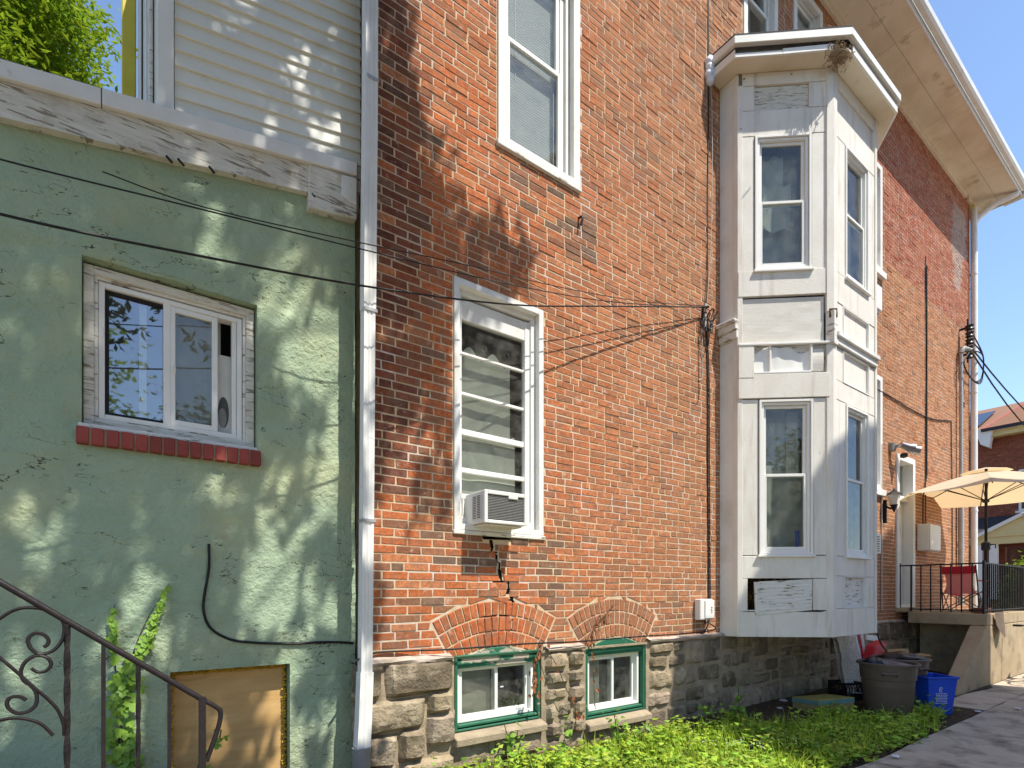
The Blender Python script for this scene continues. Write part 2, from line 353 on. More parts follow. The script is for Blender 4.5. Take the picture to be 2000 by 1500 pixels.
# --- bricks
def arch_excl(z):
    out = []
    for (sc, zc, ri, ha) in ARCH:
        ro = ri+3*RING+.012; dz = z-zc
        dz += .016
        if 0 < dz < ro: hw = min(sqrt(ro*ro-dz*dz), dz*tan(ha)+.012); out.append((sc-hw, sc+hw))
    return out
def tint_at(s, z, arch=False):
    r = R.random()
    left = max(0, min(1, (5.6-s)/3.2))                     # redder near the old repairs at the rear corner
    a = V((.60, .17, .06)); b = V((.485, .215, .108))
    c = b.lerp(a, left*(.8 if z < 6 else .55))
    if r < .25: c = c*R.uniform(.82, .94)
    elif r < .40: c = c.lerp(V((.33, .165, .095)), R.uniform(.4, 1))
    elif r < .55: c = c.lerp(V((.58, .27, .13)), .5)
    if r > .975 and s < 8: c = c.lerp(V((.24, .145, .10)), R.uniform(.5, .9))
    p = 0                                                    # sooty or glazed grey bricks, where they are in the wall
    n1 = nz(s*.55+3, z*.6)
    if s < 2.25 and z > 1.2: p = .42*(1-(s-1.5)/.8)+.3*n1
    if 2.15 < s < 3.42 and 1.70 < z < 2.06: p = .75
    if 3.05 < s < 3.5 and 1.3 < z < 1.9: p = .5
    if 2.65 < s < 3.95 and 4.75+.35*abs(s-3.6) < z < 5.55 and s > 2.9: p = .62
    if 2.3 < s < 2.95 and 4.2 < z < 4.7: p = .35
    if s < 1.95 and z < 1.2: p = .45
    if n1 > .33 and s > 3.3: p = max(p, .08)
    if R.random() < p: c = c.lerp(V((.15, .112, .085))*R.uniform(.8, 1.4), R.uniform(.3, .88))
    if s < 2.0+.25*nz(z*.7, 4) and z > 2.3 and R.random() < .9: c = c.lerp(V((.15, .055, .042))*R.uniform(.8, 1.3), R.uniform(.6, .95)*min(1, (2.25-s)/.5))  # tree shade at the rear corner, deepened by maroon put into the brick colour
    if z > 7.6 and s > 9.2: c = c.lerp(V((.36, .07, .055)), .55)    # old red paint under the eaves
    if 8.4 < z < 10.3 and 14.2 < s < 16 and nz(s*1.2, z*.45) > .12: c = c.lerp(V((.45,.43,.40)), .6)
    if s > 2.3 and z < 7.6 and not (2.15 < s < 3.95 and (z < 2.1 or 4.7 < z < 5.6)): c = c.lerp(b.lerp(a, left*.6), .28)
    return tuple(c*R.uniform(.92, 1.08))
BR = []                                      # every brick: 8 front/back corners, tint, px area, centre
def brick_at(q, tint, prd, sp=0):
    """q: four (s,z) corners ccw; prd: how proud"""
    ch = .0062; cs = sum(p[0] for p in q)/4; cz = sum(p[1] for p in q)/4
    inn = []
    for (s, z) in q:
        d = hypot(s-cs, z-cz); k = 1-ch/max(d, .01)*1.35
        inn.append((cs+(s-cs)*k+R.uniform(-.0018,.0018), cz+(z-cz)*k+R.uniform(-.0028,.0028)))
    q = [(s+R.uniform(-.0035,.0035), z+R.uniform(-.0028,.0028)) for s, z in q]
    vs = [V((s, .01, z)) for s, z in q] + [V((s, -max(prd-ch, .0008), z)) for s, z in q] + [V((s, -prd-R.uniform(-.0016,.0016), z)) for s, z in inn]
    fs = []
    for i in range(4): j = (i+1)%4; fs += [(i, j, 4+j, 4+i), (4+i, 4+j, 8+j, 8+i)]
    fs.append((8, 9, 10, 11))
    pr = [project(V((s, 0, z))) for s, z in q]
    ar = abs(sum(pr[i][0]*pr[(i+1)%4][1]-pr[(i+1)%4][0]*pr[i][1] for i in range(4)))/2
    ins = 745 < sum(p[0] for p in pr)/4 < 2000 and 0 < sum(p[1] for p in pr)/4 < 1500
    if 6.2 < cs < 10: ins = False
    BR.append((vs, fs, tint, ar if ins else -1))
CO, JT, ML = .0680, .0117, .2220
row = 0; z = ZB
# the settlement crack that runs from the window sill down to the basement arch
CRACK = [(2.64,1.96),(2.655,1.90),(2.645,1.85),(2.70,1.835),(2.70,1.77),(2.735,1.765),(2.73,1.70),(2.745,1.63),(2.76,1.60),(2.83,1.595),(2.835,1.53),(2.82,1.49),(2.865,1.485),(2.87,1.43),(2.90,1.40)]
def crack_s(z):
    for (a, b) in zip(CRACK, CRACK[1:]):
        if b[1] <= z <= a[1]: return a[0]+(b[0]-a[0])*(a[1]-z)/(a[1]-b[1]+1e-6)
    return None
while z < ZT:
    zc = z+CO/2; ex = [(h[0]-.004, h[1]+.004) for h in HOLES if h[2] < zc < h[3]] + arch_excl(zc)
    cs = crack_s(zc)
    if cs: ex.append((cs-.012, cs+R.uniform(.012, .035)))
    if 1.955 < zc < 2.03: ex.append((2.56, 2.86))
    if row % 7 == 3: seq = [ML, ML/2]
    else: seq = [ML]
    s = X0 - (ML*.5 if row % 2 else 0) - (.03 if row % 7 == 3 else 0) + R.uniform(-.006, .006); i = 0
    while s < X1:
        L = seq[i % len(seq)]; i += 1
        if L == ML and R.random() < .04: L = ML*.5
        a, b = max(s, X0), min(s+L, X1)-JT+R.uniform(-.002,.002); s += L
        segs = [(a, b)]
        for (e0, e1) in ex:
            ns = []
            for (p, q) in segs:
                if e1 <= p or e0 >= q: ns.append((p, q)); continue
                if e0-JT*.4 > p: ns.append((p, e0-JT*.4))
                if e1+JT*.4 < q: ns.append((e1+JT*.4, q))
            segs = ns
        for (p, q) in segs:
            if q-p < .028: continue
            cx = (p+q)/2; o = .006*nz(cx*.9, row*.21)+.005*nz(cx*.33, z*.4)
            dz = R.uniform(-.0012, .0012)
            if cs and abs(cx-cs) < .28: dz += R.uniform(-.005, .003) if cx > cs else 0
            h0, h1 = z+JT*.5+o+dz, z+CO-JT*.5+o+dz+R.uniform(-.002, .001)
            t = R.uniform(-.0016, .0016)
            prd = R.uniform(.002, .0055)+(.005 if R.random() < .04 else 0)
            if cs and abs(cx-cs) < .2: prd += R.uniform(0, .012)
            q4 = [[p, h0], [q, h0+t], [q, h1+t], [p, h1]]
            for (sc, zc_, ri, ha) in ARCH:               # ends cut to the curve of the arch
                for ci, (s_, z_) in enumerate(q4):
                    dz_ = z_-zc_; ro = ri+3*RING+.012
                    if 0 < dz_ < ro:
                        hw = min(sqrt(ro*ro-dz_*dz_), dz_*tan(ha)+.012)+.004
                        near = p < sc+hw+.03 if ci in (0, 3) and cx > sc else q > sc-hw-.03 if ci in (1, 2) and cx < sc else False
                        if near and abs(zc-zc_) < ro: q4[ci][0] = min(sc+hw, q-.02) if cx > sc else max(sc-hw, p+.02)
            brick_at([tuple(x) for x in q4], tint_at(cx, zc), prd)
    row += 1; z += CO
for (sc, zc, ri, ha) in ARCH:
    for k in range(3):
        r0, r1 = ri+k*RING+.005, ri+(k+1)*RING-.005; n = int(2*ha*(r0+r1)/2/.070)
        da = 2*ha/n; of = 0
        for i in range(n):
            a0 = -ha+i*da+.0045/r0; a1 = -ha+(i+1)*da-.0045/r0
            mid = (a0+a1)/2
            dark = False
            q = [(sc+r*sin(a), zc+r*cos(a)) for (r, a) in ((r0, a0), (r0, a1), (r1, a1), (r1, a0))]
            cs_ = sum(p[0] for p in q)/4; cz_ = sum(p[1] for p in q)/4
            tt = tint_at(cs_, cz_ if sc > 4 else 1.25, True)
            if sc < 4 and cs_ < 3.0 and R.random() < .8: tt = (.56*R.uniform(.8,1.05), .15, .058)
            if sc > 4: tt = tuple(V(tt).lerp(V((.34,.155,.09)), .5))
            brick_at(q, tt, R.uniform(.003,.009)+(.01*R.random() if sc < 4 and abs(mid) < .15 else 0))
BR.sort(key=lambda b: -b[3])
NSOLO = 300
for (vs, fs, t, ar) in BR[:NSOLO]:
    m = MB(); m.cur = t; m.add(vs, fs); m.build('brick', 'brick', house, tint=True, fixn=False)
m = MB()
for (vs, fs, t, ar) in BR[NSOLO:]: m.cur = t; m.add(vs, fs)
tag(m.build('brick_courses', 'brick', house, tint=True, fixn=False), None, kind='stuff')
# crack: joints that have lost their mortar
m = MB()
for (a, b) in zip(CRACK, CRACK[1:]):
    w = R.uniform(.009, .019)
    m.add([V((a[0]-w, -.0022, a[1]+.004)), V((b[0]-w, -.0022, b[1]-.004)), V((b[0]+w, -.0022, b[1]-.004)), V((a[0]+w, -.0022, a[1]+.004))], [(0,1,2,3)])
for (s, zz, L) in ((2.62,1.985,.28),(2.56,1.985,.2),(2.66,1.855,.10),(2.72,1.595,.12),(2.80,1.43,.13),(2.9,1.39,.1),(2.86,1.16,.05),(2.62,1.29,.16),(2.84,1.345,.06),(2.88,1.30,.035),(2.86,1.25,.05),(2.89,1.20,.03),(2.78,1.29,.10)):
    m.add([V((s-L/2, -.0024, zz-.009)), V((s+L/2, -.0024, zz-.006)), V((s+L/2, -.0024, zz+.010)), V((s-L/2, -.0024, zz+.007))], [(0,1,2,3)])
m.add([V((2.56,-.0016,1.965)), V((2.86,-.0016,1.975)), V((2.86,-.0016,2.03)), V((2.56,-.0016,2.03))], [(0,1,2,3)])
tag(m.build('crack', 'crack', house, fixn=False), 'dark stepped crack running down from the window to the arch', kind='stuff')
# hole under the window sill where bricks have dropped out
# --- stone foundation
BH = [(2.25, 3.19, .28, .965), (3.76, 4.67, .18, .93)]
m = MB(); wall_cells(m, W0, 1.42, X1, -.35, .955, BH, n=.035, rev=.3)
m.build('foundation', 'stone_mortar', house, fixn=False)
m = MB()
for (a, b) in ((1.43, 2.22), (3.24, 3.72), (4.70, X1)):
    k = int((b-a)/.08)+1
    def fn(u, v, a=a, b=b):
        s = a+(b-a)*u; n = (.002, .05, .083, .07)[int(v*3+.5)]; w = (.995, .985, .964, .940)[int(v*3+.5)]
        return W0.p(s, n+(.022*nz(s*7, v*3)+.012*nz(s*19, v*3) if v else 0), w+.016*nz(s*6, v*2+5)+.008*nz(s*21, v))
    m.grid(fn, min(k, 60), 3)
m.build('ledge', 'ledge', house, smooth=50)
def stone(F, u0, u1, w0, w1, n0, bulge, rough):
    nu = max(4, min(9, int((u1-u0)/.045))); nw = max(4, min(8, int((w1-w0)/.045))); sd = R.uniform(0, 99)
    sk = [R.uniform(-.022,.022) for _ in range(8)]
    m = MB(); g = R.uniform(.6, 1.3); m.cur = (g, g*R.uniform(.96,1.02), g*R.uniform(.88,1.04))
    def fn(a, b):
        ia, ib = round(a*nu), round(b*nw)
        e = min(1, min(ia, nu-ia, ib, nw-ib)/1.0)
        x = u0+(u1-u0)*a + (sk[0]*(1-b)+sk[1]*b)*(1-a)+(sk[2]*(1-b)+sk[3]*b)*a + .012*nz(a*3+sd, b*3)*(1-e*.5)
        y = w0+(w1-w0)*b + (sk[4]*(1-a)+sk[5]*a)*(1-b)+(sk[6]*(1-a)+sk[7]*a)*b + .012*nz(a*3, b*3+sd)
        nn = n0-.02 if e == 0 else n0 + bulge*(.72+.4*min(1, min(a, 1-a, b, 1-b)*4)) + rough*(nz(x*9+sd, y*9)+.7*nz(x*21, y*21+sd))
        if e == 0 and not (ia in (0, nu) and ib in (0, nw)): nn = n0-.02
        return F.p(x, nn, y)
    m.grid(fn, nu, nw)
    m.build('foundation_stone', 'stone', house, tint=True, smooth=28, fixn=False)
def stones(u0, u1, w0, w1, hs, ws, bul, rough=.02):
    w = w1
    while w > w0+.05:
        h = R.uniform(*hs); b = max(w-h, w0)
        if b-w0 < .09: b = w0
        u = u0
        while u < u1-.03:
            L = R.uniform(*ws); e = min(u+L, u1)
            if u1-e < .12: e = u1
            stone(W0, u+.003, e-.003, b+.003, w-.003, .035, bul*R.uniform(.6, 1.3), rough); u = e
        w = b
for a in ((1.40,1.625,.675,.965),(1.61,2.25,.675,.965),(1.40,2.0,.40,.695),(1.985,2.25,.51,.695),(1.97,2.25,.245,.53),(1.41,1.74,.15,.42),(1.73,1.99,.16,.42),(1.40,1.77,-.15,.17),(1.75,2.25,-.15,.18)):
    stone(W0, *a, .035, .065, .026)
stones(2.26, 3.20, -.25, .24, (.2,.26), (.3,.5), .03)
stones(3.22, 3.74, .12, .955, (.13,.24), (.16,.34), .045, .024); stones(3.22, 3.74, -.25, .12, (.2,.3), (.3,.4), .02)
stones(3.78, 4.68, -.25, .13, (.18,.2), (.28,.5), .022)
u = 4.70
while u < 9.2:
    L = R.uniform(.5, .95); stones(u, min(u+L, 9.3), -.2, .945, (.12,.36), (.2,.5), .026 if u < 5.6 else .024, .024); u += L
stones(9.3, 13.0, -.2, .945, (.22,.36), (.4,.7), .03)
# --- window kit
def sash(par, F, u0, u1, w0, w1, n, t=.042, d=.035, mat='white_vinyl', gl='glass', muntins=(), bev=.003):
    m = MB(); m.ring(F, u0, u1, n-d, n, w0, w1, t, 0)
    for w in muntins: m.box(F, u0+t, u1-t, n-d*.8, n+.004, w-.014, w+.014)
    m.build('sash', mat, par, bevel=bev)
    edges = [w0+t] + [x for w in muntins for x in (w-.014, w+.014)] + [w1-t]
    for a, b in zip(edges[::2], edges[1::2]):
        g = MB(); g.add([F.p(u0+t-.004, n-d*.5, a-.004), F.p(u1-t+.004, n-d*.5, a-.004), F.p(u1-t+.004, n-d*.5, b+.004), F.p(u0+t-.004, n-d*.5, b+.004)], [(0,1,2,3)])
        g.build('pane', gl, par, fixn=False)
def drape(par, F, u0, u1, w0, w1, n, amp=.02, fr=30, mat='curtain', name='curtain', sc=0, seed=0):
    m = MB()
    def fn(a, b):
        u = u0+(u1-u0)*a; e = (.6+.4*(1-b))
        w = w0+(w1-w0)*b - (sc*(.5+.5*sin(a*pi*5+seed)) if b > .9 else 0)
        return F.p(u, n+amp*e*(sin(u*fr+seed+1.2*sin(u*7+seed))+.5*sin(u*fr*.43+b*2)), w)
    m.grid(fn, 44, 10); return m.build(name, mat, par, smooth=80, fixn=False)
# W1: first-floor window with jalousie bars and the air conditioner
u0, u1, w0, w1 = 2.265, 3.235, 2.035, 4.175
m = MB(); m.ring(W0, u0, u1, -.14, .014, w0, w1, .055, 0, .05); m.ring(W0, u0+.057, u1-.057, -.15, -.045, w0+.05, w1-.05, .05, 0, .07)
m.box(W0, u0+.057, u1-.057, -.13, -.07, w1-.30, w1-.12); m.box(W0, u1-.165, u1-.108, -.12, -.062, w0+.1, w1-.12)
win = m.build('window', 'white_paint', house, bevel=.004)
tag(win, 'tall first floor window with jalousie bars')
m = MB(); m.box(W0, u0-.01, u1+.02, -.05, .024, w0-.04, w0-.003); m.build('sill', 'worn_paint', win, bevel=.006)
a, b = u0+.085, u1-.17
for (zz, hh, nn, skew) in ((3.585,.022,-.085,0),(3.235,.026,-.085,-.012),(2.90,.05,-.085,-.01),(2.565,.04,-.075,0),(2.335,.045,-.07,0)):
    mm = MB(); mm.box(W0, a, b, nn-.02, nn+.012, zz-hh/2, zz+hh/2, sh=skew); mm.build('glazing_bar', 'white_vinyl', win, bevel=.003)
zs = [2.36, 2.545, 2.585, 2.875, 2.93, 3.22, 3.25, 3.57, 3.60, 3.875]
for c, d in zip(zs[::2], zs[1::2]):
    g = MB(); g.add([W0.p(a, -.1, c), W0.p(b, -.1, c), W0.p(b, -.1, d), W0.p(a, -.1, d)], [(0,1,2,3)]); g.build('pane', 'glass', win, fixn=False)
drape(win, W0, a-.02, b-.10, 2.2, 3.70, -.16, .0025, 14, sc=.10)
drape(win, W0, a+.02, b-.06, 2.2, 2.96, -.14, .004, 11, sc=.14, seed=2)
m = MB()
for i in range(3): m.tube([W0.p(a+.13+.26*i+.03*cos(t), -.26, 3.78+.03*sin(t)) for t in [k*pi/5 for k in range(11)]], .003, 5, cap=False)
m.build('curtain_ring', 'silver', win)
m = MB()                                        # accordion side panel and filler next to the air conditioner
for i in range(14): m.box(W0, u0+.075+i*.0145, u0+.084+i*.0145, -.10, -.062+.012*(i % 2), w0+.055, 2.31)
m.box(W0, u0+.07, u0+.29, -.115, -.101, w0+.05, 2.315); m.build('side_panel', 'white_vinyl', win)
# W2: second-floor double hung
u0, u1, w0, w1 = 2.715, 3.705, 5.545, 7.65
m = MB(); m.ring(W0, u0, u1, -.16, .016, w0, w1, .085, 0, .06); m.ring(W0, u0+.087, u1-.087, -.17, -.05, w0+.05, w1-.06, .045)
m.box(W0, u1-.185, u1-.135, -.14, -.08, w0+.09, w1-.1)
win = m.build('window', 'white_paint', house, bevel=.004); tag(win, 'second floor sash window with a white blind')
m = MB(); m.box(W0, u0-.02, u1+.01, -.06, .035, w0-.055, w0-.003); m.build('sill', 'worn_paint', win, bevel=.006)
sash(win, W0, u0+.135, u1-.19, 6.60, w1-.105, -.085); sash(win, W0, u0+.135, u1-.19, w0+.095, 6.625, -.055)
m = MB()
for i in range(76): 
    zz = w0+.12+i*.026; m.box(W0, u0+.15, u1-.2, -.165, -.15, zz, zz+.022)
m.build('blind', 'blind', win)
m = MB(); m.tube([W0.p(u0+.30, -.148, 7.3), W0.p(u0+.302, -.147, 6.35)], .004, 5); m.build('wand', 'white_vinyl', win)
# third floor pair, and the two right of the bay
for (a, b, c, d, bl) in ((6.64,7.51,8.6,10.55,0),(7.96,8.86,8.6,10.55,1),(10.2,11.15,7.26,9.2,0),(10.2,11.15,3.34,5.4,0)):
    m = MB(); m.ring(W0, a+.005, b-.005, -.16, .02, c+.005, d-.005, .09); m.ring(W0, a+.1, b-.1, -.17, -.05, c+.1, d-.1, .035)
    win = m.build('window', 'white_paint', house, bevel=.004)
    m = MB(); m.box(W0, a-.04, b+.04, -.06, .07, c-.11, c+.002); m.build('sill', 'white_paint', win, bevel=.006)
    mid = (c+d)/2; sash(win, W0, a+.135, b-.135, mid-.02, d-.135, -.085); sash(win, W0, a+.135, b-.135, c+.135, mid+.02, -.05)
    if bl:
        m = MB(); m.add([W0.p(a+.14,-.16,c+.1),W0.p(b-.14,-.16,c+.1),W0.p(b-.14,-.16,d-.1),W0.p(a+.14,-.16,d-.1)], [(0,1,2,3)]); m.build('blind', 'blind', win, fixn=False)
    else: drape(win, W0, a+.12, b-.12, c+.05, d-.08, -.35, .03, 24)
# basement windows
def basement(a, b, c, d, lint, label, chip):
    m = MB(); m.ring(W0, a, b, -.10, .03, c+.03, d+.02, .028, 0, .018); m.box(W0, a+.035, b-.035, -.05, .024, c+.061, c+.085)
    win = m.build('window', 'green_paint', house, bevel=.004); tag(win, label)
    m = MB(); sc, zc, ri, ha = lint; pts = []
    hw = ri*sin(ha)-.01; zb = zc+ri*cos(ha)-.02
    for k in range(17):
        t = -ha+2*ha*k/16; pts.append(W0.p(sc+(ri-.008)*sin(t), -.06, zc+(ri-.008)*cos(t)))
    pts = pts[::-1]; pts = [W0.p(sc-hw, -.06, zb-.028)] + [W0.p(sc+hw, -.06, zb-.028)] + pts
    m.prism(pts, W0.n*.075); m.build('lintel', chip, win, bevel=.004)
    m = MB(); m.box(W0, a+.036, b-.036, -.13, -.06, d-.034, zb-.031); m.build('head_board', 'green_paint', win)
    m = MB(); m.add([W0.p(a-.03,.0,c+.028),W0.p(b+.02,.0,c+.028),W0.p(b+.02,.12,c-.01),W0.p(a-.03,.12,c-.01),
                     W0.p(a-.03,.0,c-.09),W0.p(b+.02,.0,c-.09),W0.p(b+.02,.12,c-.075),W0.p(a-.03,.12,c-.075)], [(0,1,2,3),(4,7,6,5),(0,4,5,1),(1,5,6,2),(2,6,7,3),(3,7,4,0)])
    m.build('sill', 'stone_mortar', win, bevel=.008)
    a2, b2, c2, d2 = a+.04, b-.045, c+.09, d-.035
    m = MB(); m.ring(W0, a2, b2, -.09, -.02, c2, d2, .03); m.box(W0, a2+.03, b2-.03, -.085, -.028, d2-.058, d2-.03); m.build('sash_frame', 'white_vinyl', win, bevel=.003)
    mid = (a2+b2)/2
    sash(win, W0, a2+.032, mid+.02, c2+.032, d2-.06, -.03, .032, gl='glass_dusty'); sash(win, W0, mid-.01, b2-.032, c2+.032, d2-.06, -.062, .032, gl='glass_dusty')
    return win, (a2, mid, b2, c2, d2)
win, g = basement(2.26, 3.18, .29, .945, ARCH[0], 'basement window with a weathered bare lintel', 'green_chip')
drape(win, W0, g[0], g[1], g[3], g[4], -.125, .010, 18)
win2, g2 = basement(3.77, 4.66, .19, .925, ARCH[1], 'basement window with a bright green lintel', 'green_paint')
drape(win2, W0, g2[0], g2[1]-.1, g2[3], g2[4], -.125, .010, 18)
m = MB(); m.box(W0, g[1]+.08, g[1]+.115, -.079, -.077, .63, .642); m.build('sticker', 'print_white', win)
# door
m = MB(); m.ring(W0, 11.805, 12.715, -.26, .03, 1.15, 4.125, .11); m.box(W0, 11.916, 12.604, -.22, -.06, 3.28, 3.38)
door = m.build('door', 'white_paint', house, bevel=.004); tag(door, 'white front side door with glass transom')
m = MB(); m.box(W0, 11.92, 12.60, -.2, -.15, 1.2, 3.279)
for (c, d) in ((1.35,1.75),(1.85,2.35)):
    for (a, b) in ((11.98,12.22),(12.3,12.54)): m.ring(W0, a, b, -.15, -.138, c, d, .03)
m.build('leaf', 'white_vinyl', door, bevel=.004)
m = MB(); m.lathe(W0.p(12.26,-.145,2.75), [(.0,-.01)], 8); m = MB()
m.tube([W0.p(12.26+.2*cos(t), -.145, 2.72+.28*sin(t)) for t in [k*pi/8 for k in range(17)]], .025, 6, cap=False); m.build('oval_frame', 'white_paint', door)
g = MB(); g.add([W0.p(12.26+.19*cos(t), -.147, 2.72+.27*sin(t)) for t in [k*pi/8 for k in range(16)]], [tuple(range(16))]); g.build('pane', 'glass_dark', door, fixn=False)
g = MB(); g.add([W0.p(11.92,-.15,3.38),W0.p(12.6,-.15,3.38),W0.p(12.6,-.15,4.01),W0.p(11.92,-.15,4.01)], [(0,1,2,3)]); g.build('pane', 'glass', door, fixn=False)
m = MB(); m.tube([W0.p(11.98,-.15,2.1), W0.p(11.98,-.08,2.1)], .028, 10); m.build('knob', 'silver', door)
m = MB(); m.box(W0, 11.78, 12.76, -.1, .18, 1.135, 1.215); m.build('step', 'concrete', house, bevel=.008)
# --- eaves, gutter, roof
OV, XE = .76, X1+.76
m = MB(); e = .0
pl = [(-1, .05), (XE, .05)]
m.box(W0, 1.0, XE, 0, OV-.002, ZT, ZT+.03); m.box(Fr((X1, 0), (0, 1)), -.0, 9, -.002-(XE-X1)+.762, OV-.002, ZT+.0315, ZT+.06)
soff = m.build('soffit', 'soffit', house)
m = MB()
for x in (3.4, 5.8, 8.2, 10.6, 13.0, 15.4): m.box(W0, x, x+.006, .02, OV-.04, ZT-.004, ZT-.0005)
m.box(W0, 1.0, X1-.4, .0, .05, ZT-.11, ZT-.002); m.box(W0, X1-.25, X1, .0, .05, ZT-.11, ZT-.002)
m.build('soffit_trim', 'soffit', house)
m = MB(); m.box(W0, 1.0, XE-.02, .40, .404, ZT-.0035, ZT-.0005); m.build('soffit_joint', 'metal_grey', house)
m = MB(); m.box(W0, 1.0, XE, OV, OV+.022, ZT-.03, ZT+.19); m.box(Fr((XE, -OV), (0, 1)), 0, 9, 0, .022, ZT-.03, ZT+.19)
m.build('fascia', 'metal_white', house, bevel=.003)
prof = [(.0,-.0),(.02,-.045),(.085,-.05),(.115,-.015),(.125,.06),(.118,.06),(.108,-.01),(.08,-.04),(.024,-.037),(.006,.0)]
m = MB()
m.prism([W0.p(1.0, OV+.024+n, ZT+.10+w) for n, w in prof], V((XE-1.0+.1, 0, 0))); m.build('gutter', 'metal_white', house)
m = MB(); m.box(W0, XE-.005, XE+.14, OV-.34, OV+.16, ZT-.02, ZT+.15); m.build('gutter_end', 'metal_white', house, bevel=.02)
m = MB(); m.box(Fr((X1, 0), (0, 1)), -.02, 3, .01, .70, ZT-.035, ZT-.006)
for k in range(8): m.box(Fr((X1, 0), (0, 1)), -.02+.35*k, -.01+.35*k, .01, .70, ZT-.043, ZT-.036)
m.build('return_soffit', 'yellow_paint', house)
m = MB(); m.hexa([V((.8,-OV,ZT+.2)),V((XE,-OV,ZT+.2)),V((XE,9.5,ZT+.2)),V((.8,9.5,ZT+.2)),V((3.5,3,ZT+2.2)),V((13,3,ZT+2.2)),V((13,6,ZT+2.2)),V((3.5,6,ZT+2.2))]); m.build('roof', 'roof_dark', house)
# --- downspouts
def rect_pipe(path, hw, hd, ribs=True):
    """corrugated rectangular pipe along path of (u,n,w)"""
    pr = []
    for (a, b, c, d) in ((-1,-1,1,-1),(1,-1,1,1),(1,1,-1,1),(-1,1,-1,-1)):
        for k in range(6):
            t = k/6; x, y = a+(c-a)*t, b+(d-b)*t; rr = 1-(.17 if k in (2, 4) and ribs else 0); pr.append((x*rr, y*rr))
    m = MB(); n = len(pr); P = []
    for (u, nn, w) in path: P += [W0.p(u+hw*x, nn+hd*y, w) for x, y in pr]
    fs = [(i*n+k, i*n+(k+1)%n, (i+1)*n+(k+1)%n, (i+1)*n+k) for i in range(len(path)-1) for k in range(n)]
    fs += [tuple(range(n)), tuple(range((len(path)-1)*n, len(path)*n))]
    return m.add(P, fs)
ds = rect_pipe([(1.505,.10,10.6),(1.492,.10,5.2),(1.478,.10,3.6)], .047, .042).build('downspout', 'metal_white', house)
tag(ds, 'white ribbed downspout at the rear corner')
rect_pipe([(1.478,.10,3.606),(1.47,.10,2.4),(1.455,.10,.90)], .043, .039).build('lower_length', 'metal_white', ds)
rect_pipe([(1.455,.10,.91),(1.44,.105,.55),(1.425,.11,.33)], .050, .045).build('elbow', 'metal_white', ds)
m = MB()
for w in (5.3, 3.58, 2.02):
    m = MB(); m.box(W0, 1.40+.0105*w, 1.51+.007*w, .05, .146, w, w+.022); m.build('strap', 'galv', ds)
m = MB(); m.tube([W0.p(1.425,.11,.36), W0.p(1.425,.11,.30), W0.p(1.425,.11,-.2)], [.07,.066,.066], 14); m.build('standpipe', 'metal_grey', ds, smooth=40)
# front downspout with its elbow under the eaves
pth = smooth_path([W0.p(XE-.28,OV-.04,ZT+.02), W0.p(XE-.30,OV-.06,ZT-.08), W0.p(XE-.5,OV-.35,ZT-.20), W0.p(X1+.10,.16,ZT-.42), W0.p(X1+.02,.08,ZT-.62), W0.p(X1+.0,.08,ZT-1.0), W0.p(X1,.08,1.0)], 5)
m = MB(); m.tube(pth, .068, 12); d2 = m.build('downspout', 'metal_white', house, smooth=50); tag(d2, 'white round downspout at the front corner')
for w in (9.0, 6.2, 3.4):
    m = MB(); m.tube([W0.p(X1,.08,w), W0.p(X1,.08,w+.05)], .075, 12); m.build('strap', 'metal_white', d2, smooth=50)
# ================================================================= BAY (part of the house)
P = [(6.12,0),(6.12,-.245),(6.97,-.962),(8.23,-.962),(9.08,-.245),(9.08,0)]
FL = Fr(P[1], (P[2][0]-P[1][0], P[2][1]-P[1][1])); FM = Fr(P[2], (1,0)); FQ = Fr(P[3], (P[4][0]-P[3][0], P[4][1]-P[3][1]))
FA = Fr(P[0], (0,-1)); FB = Fr(P[4], (0,1))
LF = hypot(P[2][0]-P[1][0], P[2][1]-P[1][1]); LM = 1.26
BZ0, BZ1 = .955, 7.86
bay = part_empty('bay_window', (7.6, -.5, BZ0), house)
bay['label'] = 'white two storey wooden bay with rotten panels'
def plate(name, off, z0, z1, mat, bevel=0, inner=None):
    pts = [V((p[0], p[1], 0)) for p in P]
    out = offset(off); m = MB(); m.prism([V((p.x, p.y, z0)) for p in out], V((0,0,z1-z0))); return m.build(name, mat, bay, bevel=bevel)
def offset(d):
    fr = [FA, FL, FM, FQ, FB]; res = [V((P[0][0], 0, 0)) + fr[0].n*d]
    for i in range(4):
        n1, n2 = fr[i].n, fr[i+1].n; c = V((*P[i+1], 0)); k = d/(1+n1.dot(n2)); res.append(c+(n1+n2)*k)
    res.append(V((P[5][0], 0, 0))+fr[4].n*d); res[0].y = -.001; res[-1].y = -.001
    return res
plate('floor_board', -.03, BZ0+.02, BZ0+.06, 'worn_paint')
def bd(F, u0, u1, w0, w1, n0=-.03, n1=.01, mat='bay_boards', name='board', sh=0, bev=.004, par=None):
    m = MB(); m.box(F, u0, u1, n0, n1, w0, w1, sh=sh); return m.build(name, mat, par or bay, bevel=bev)
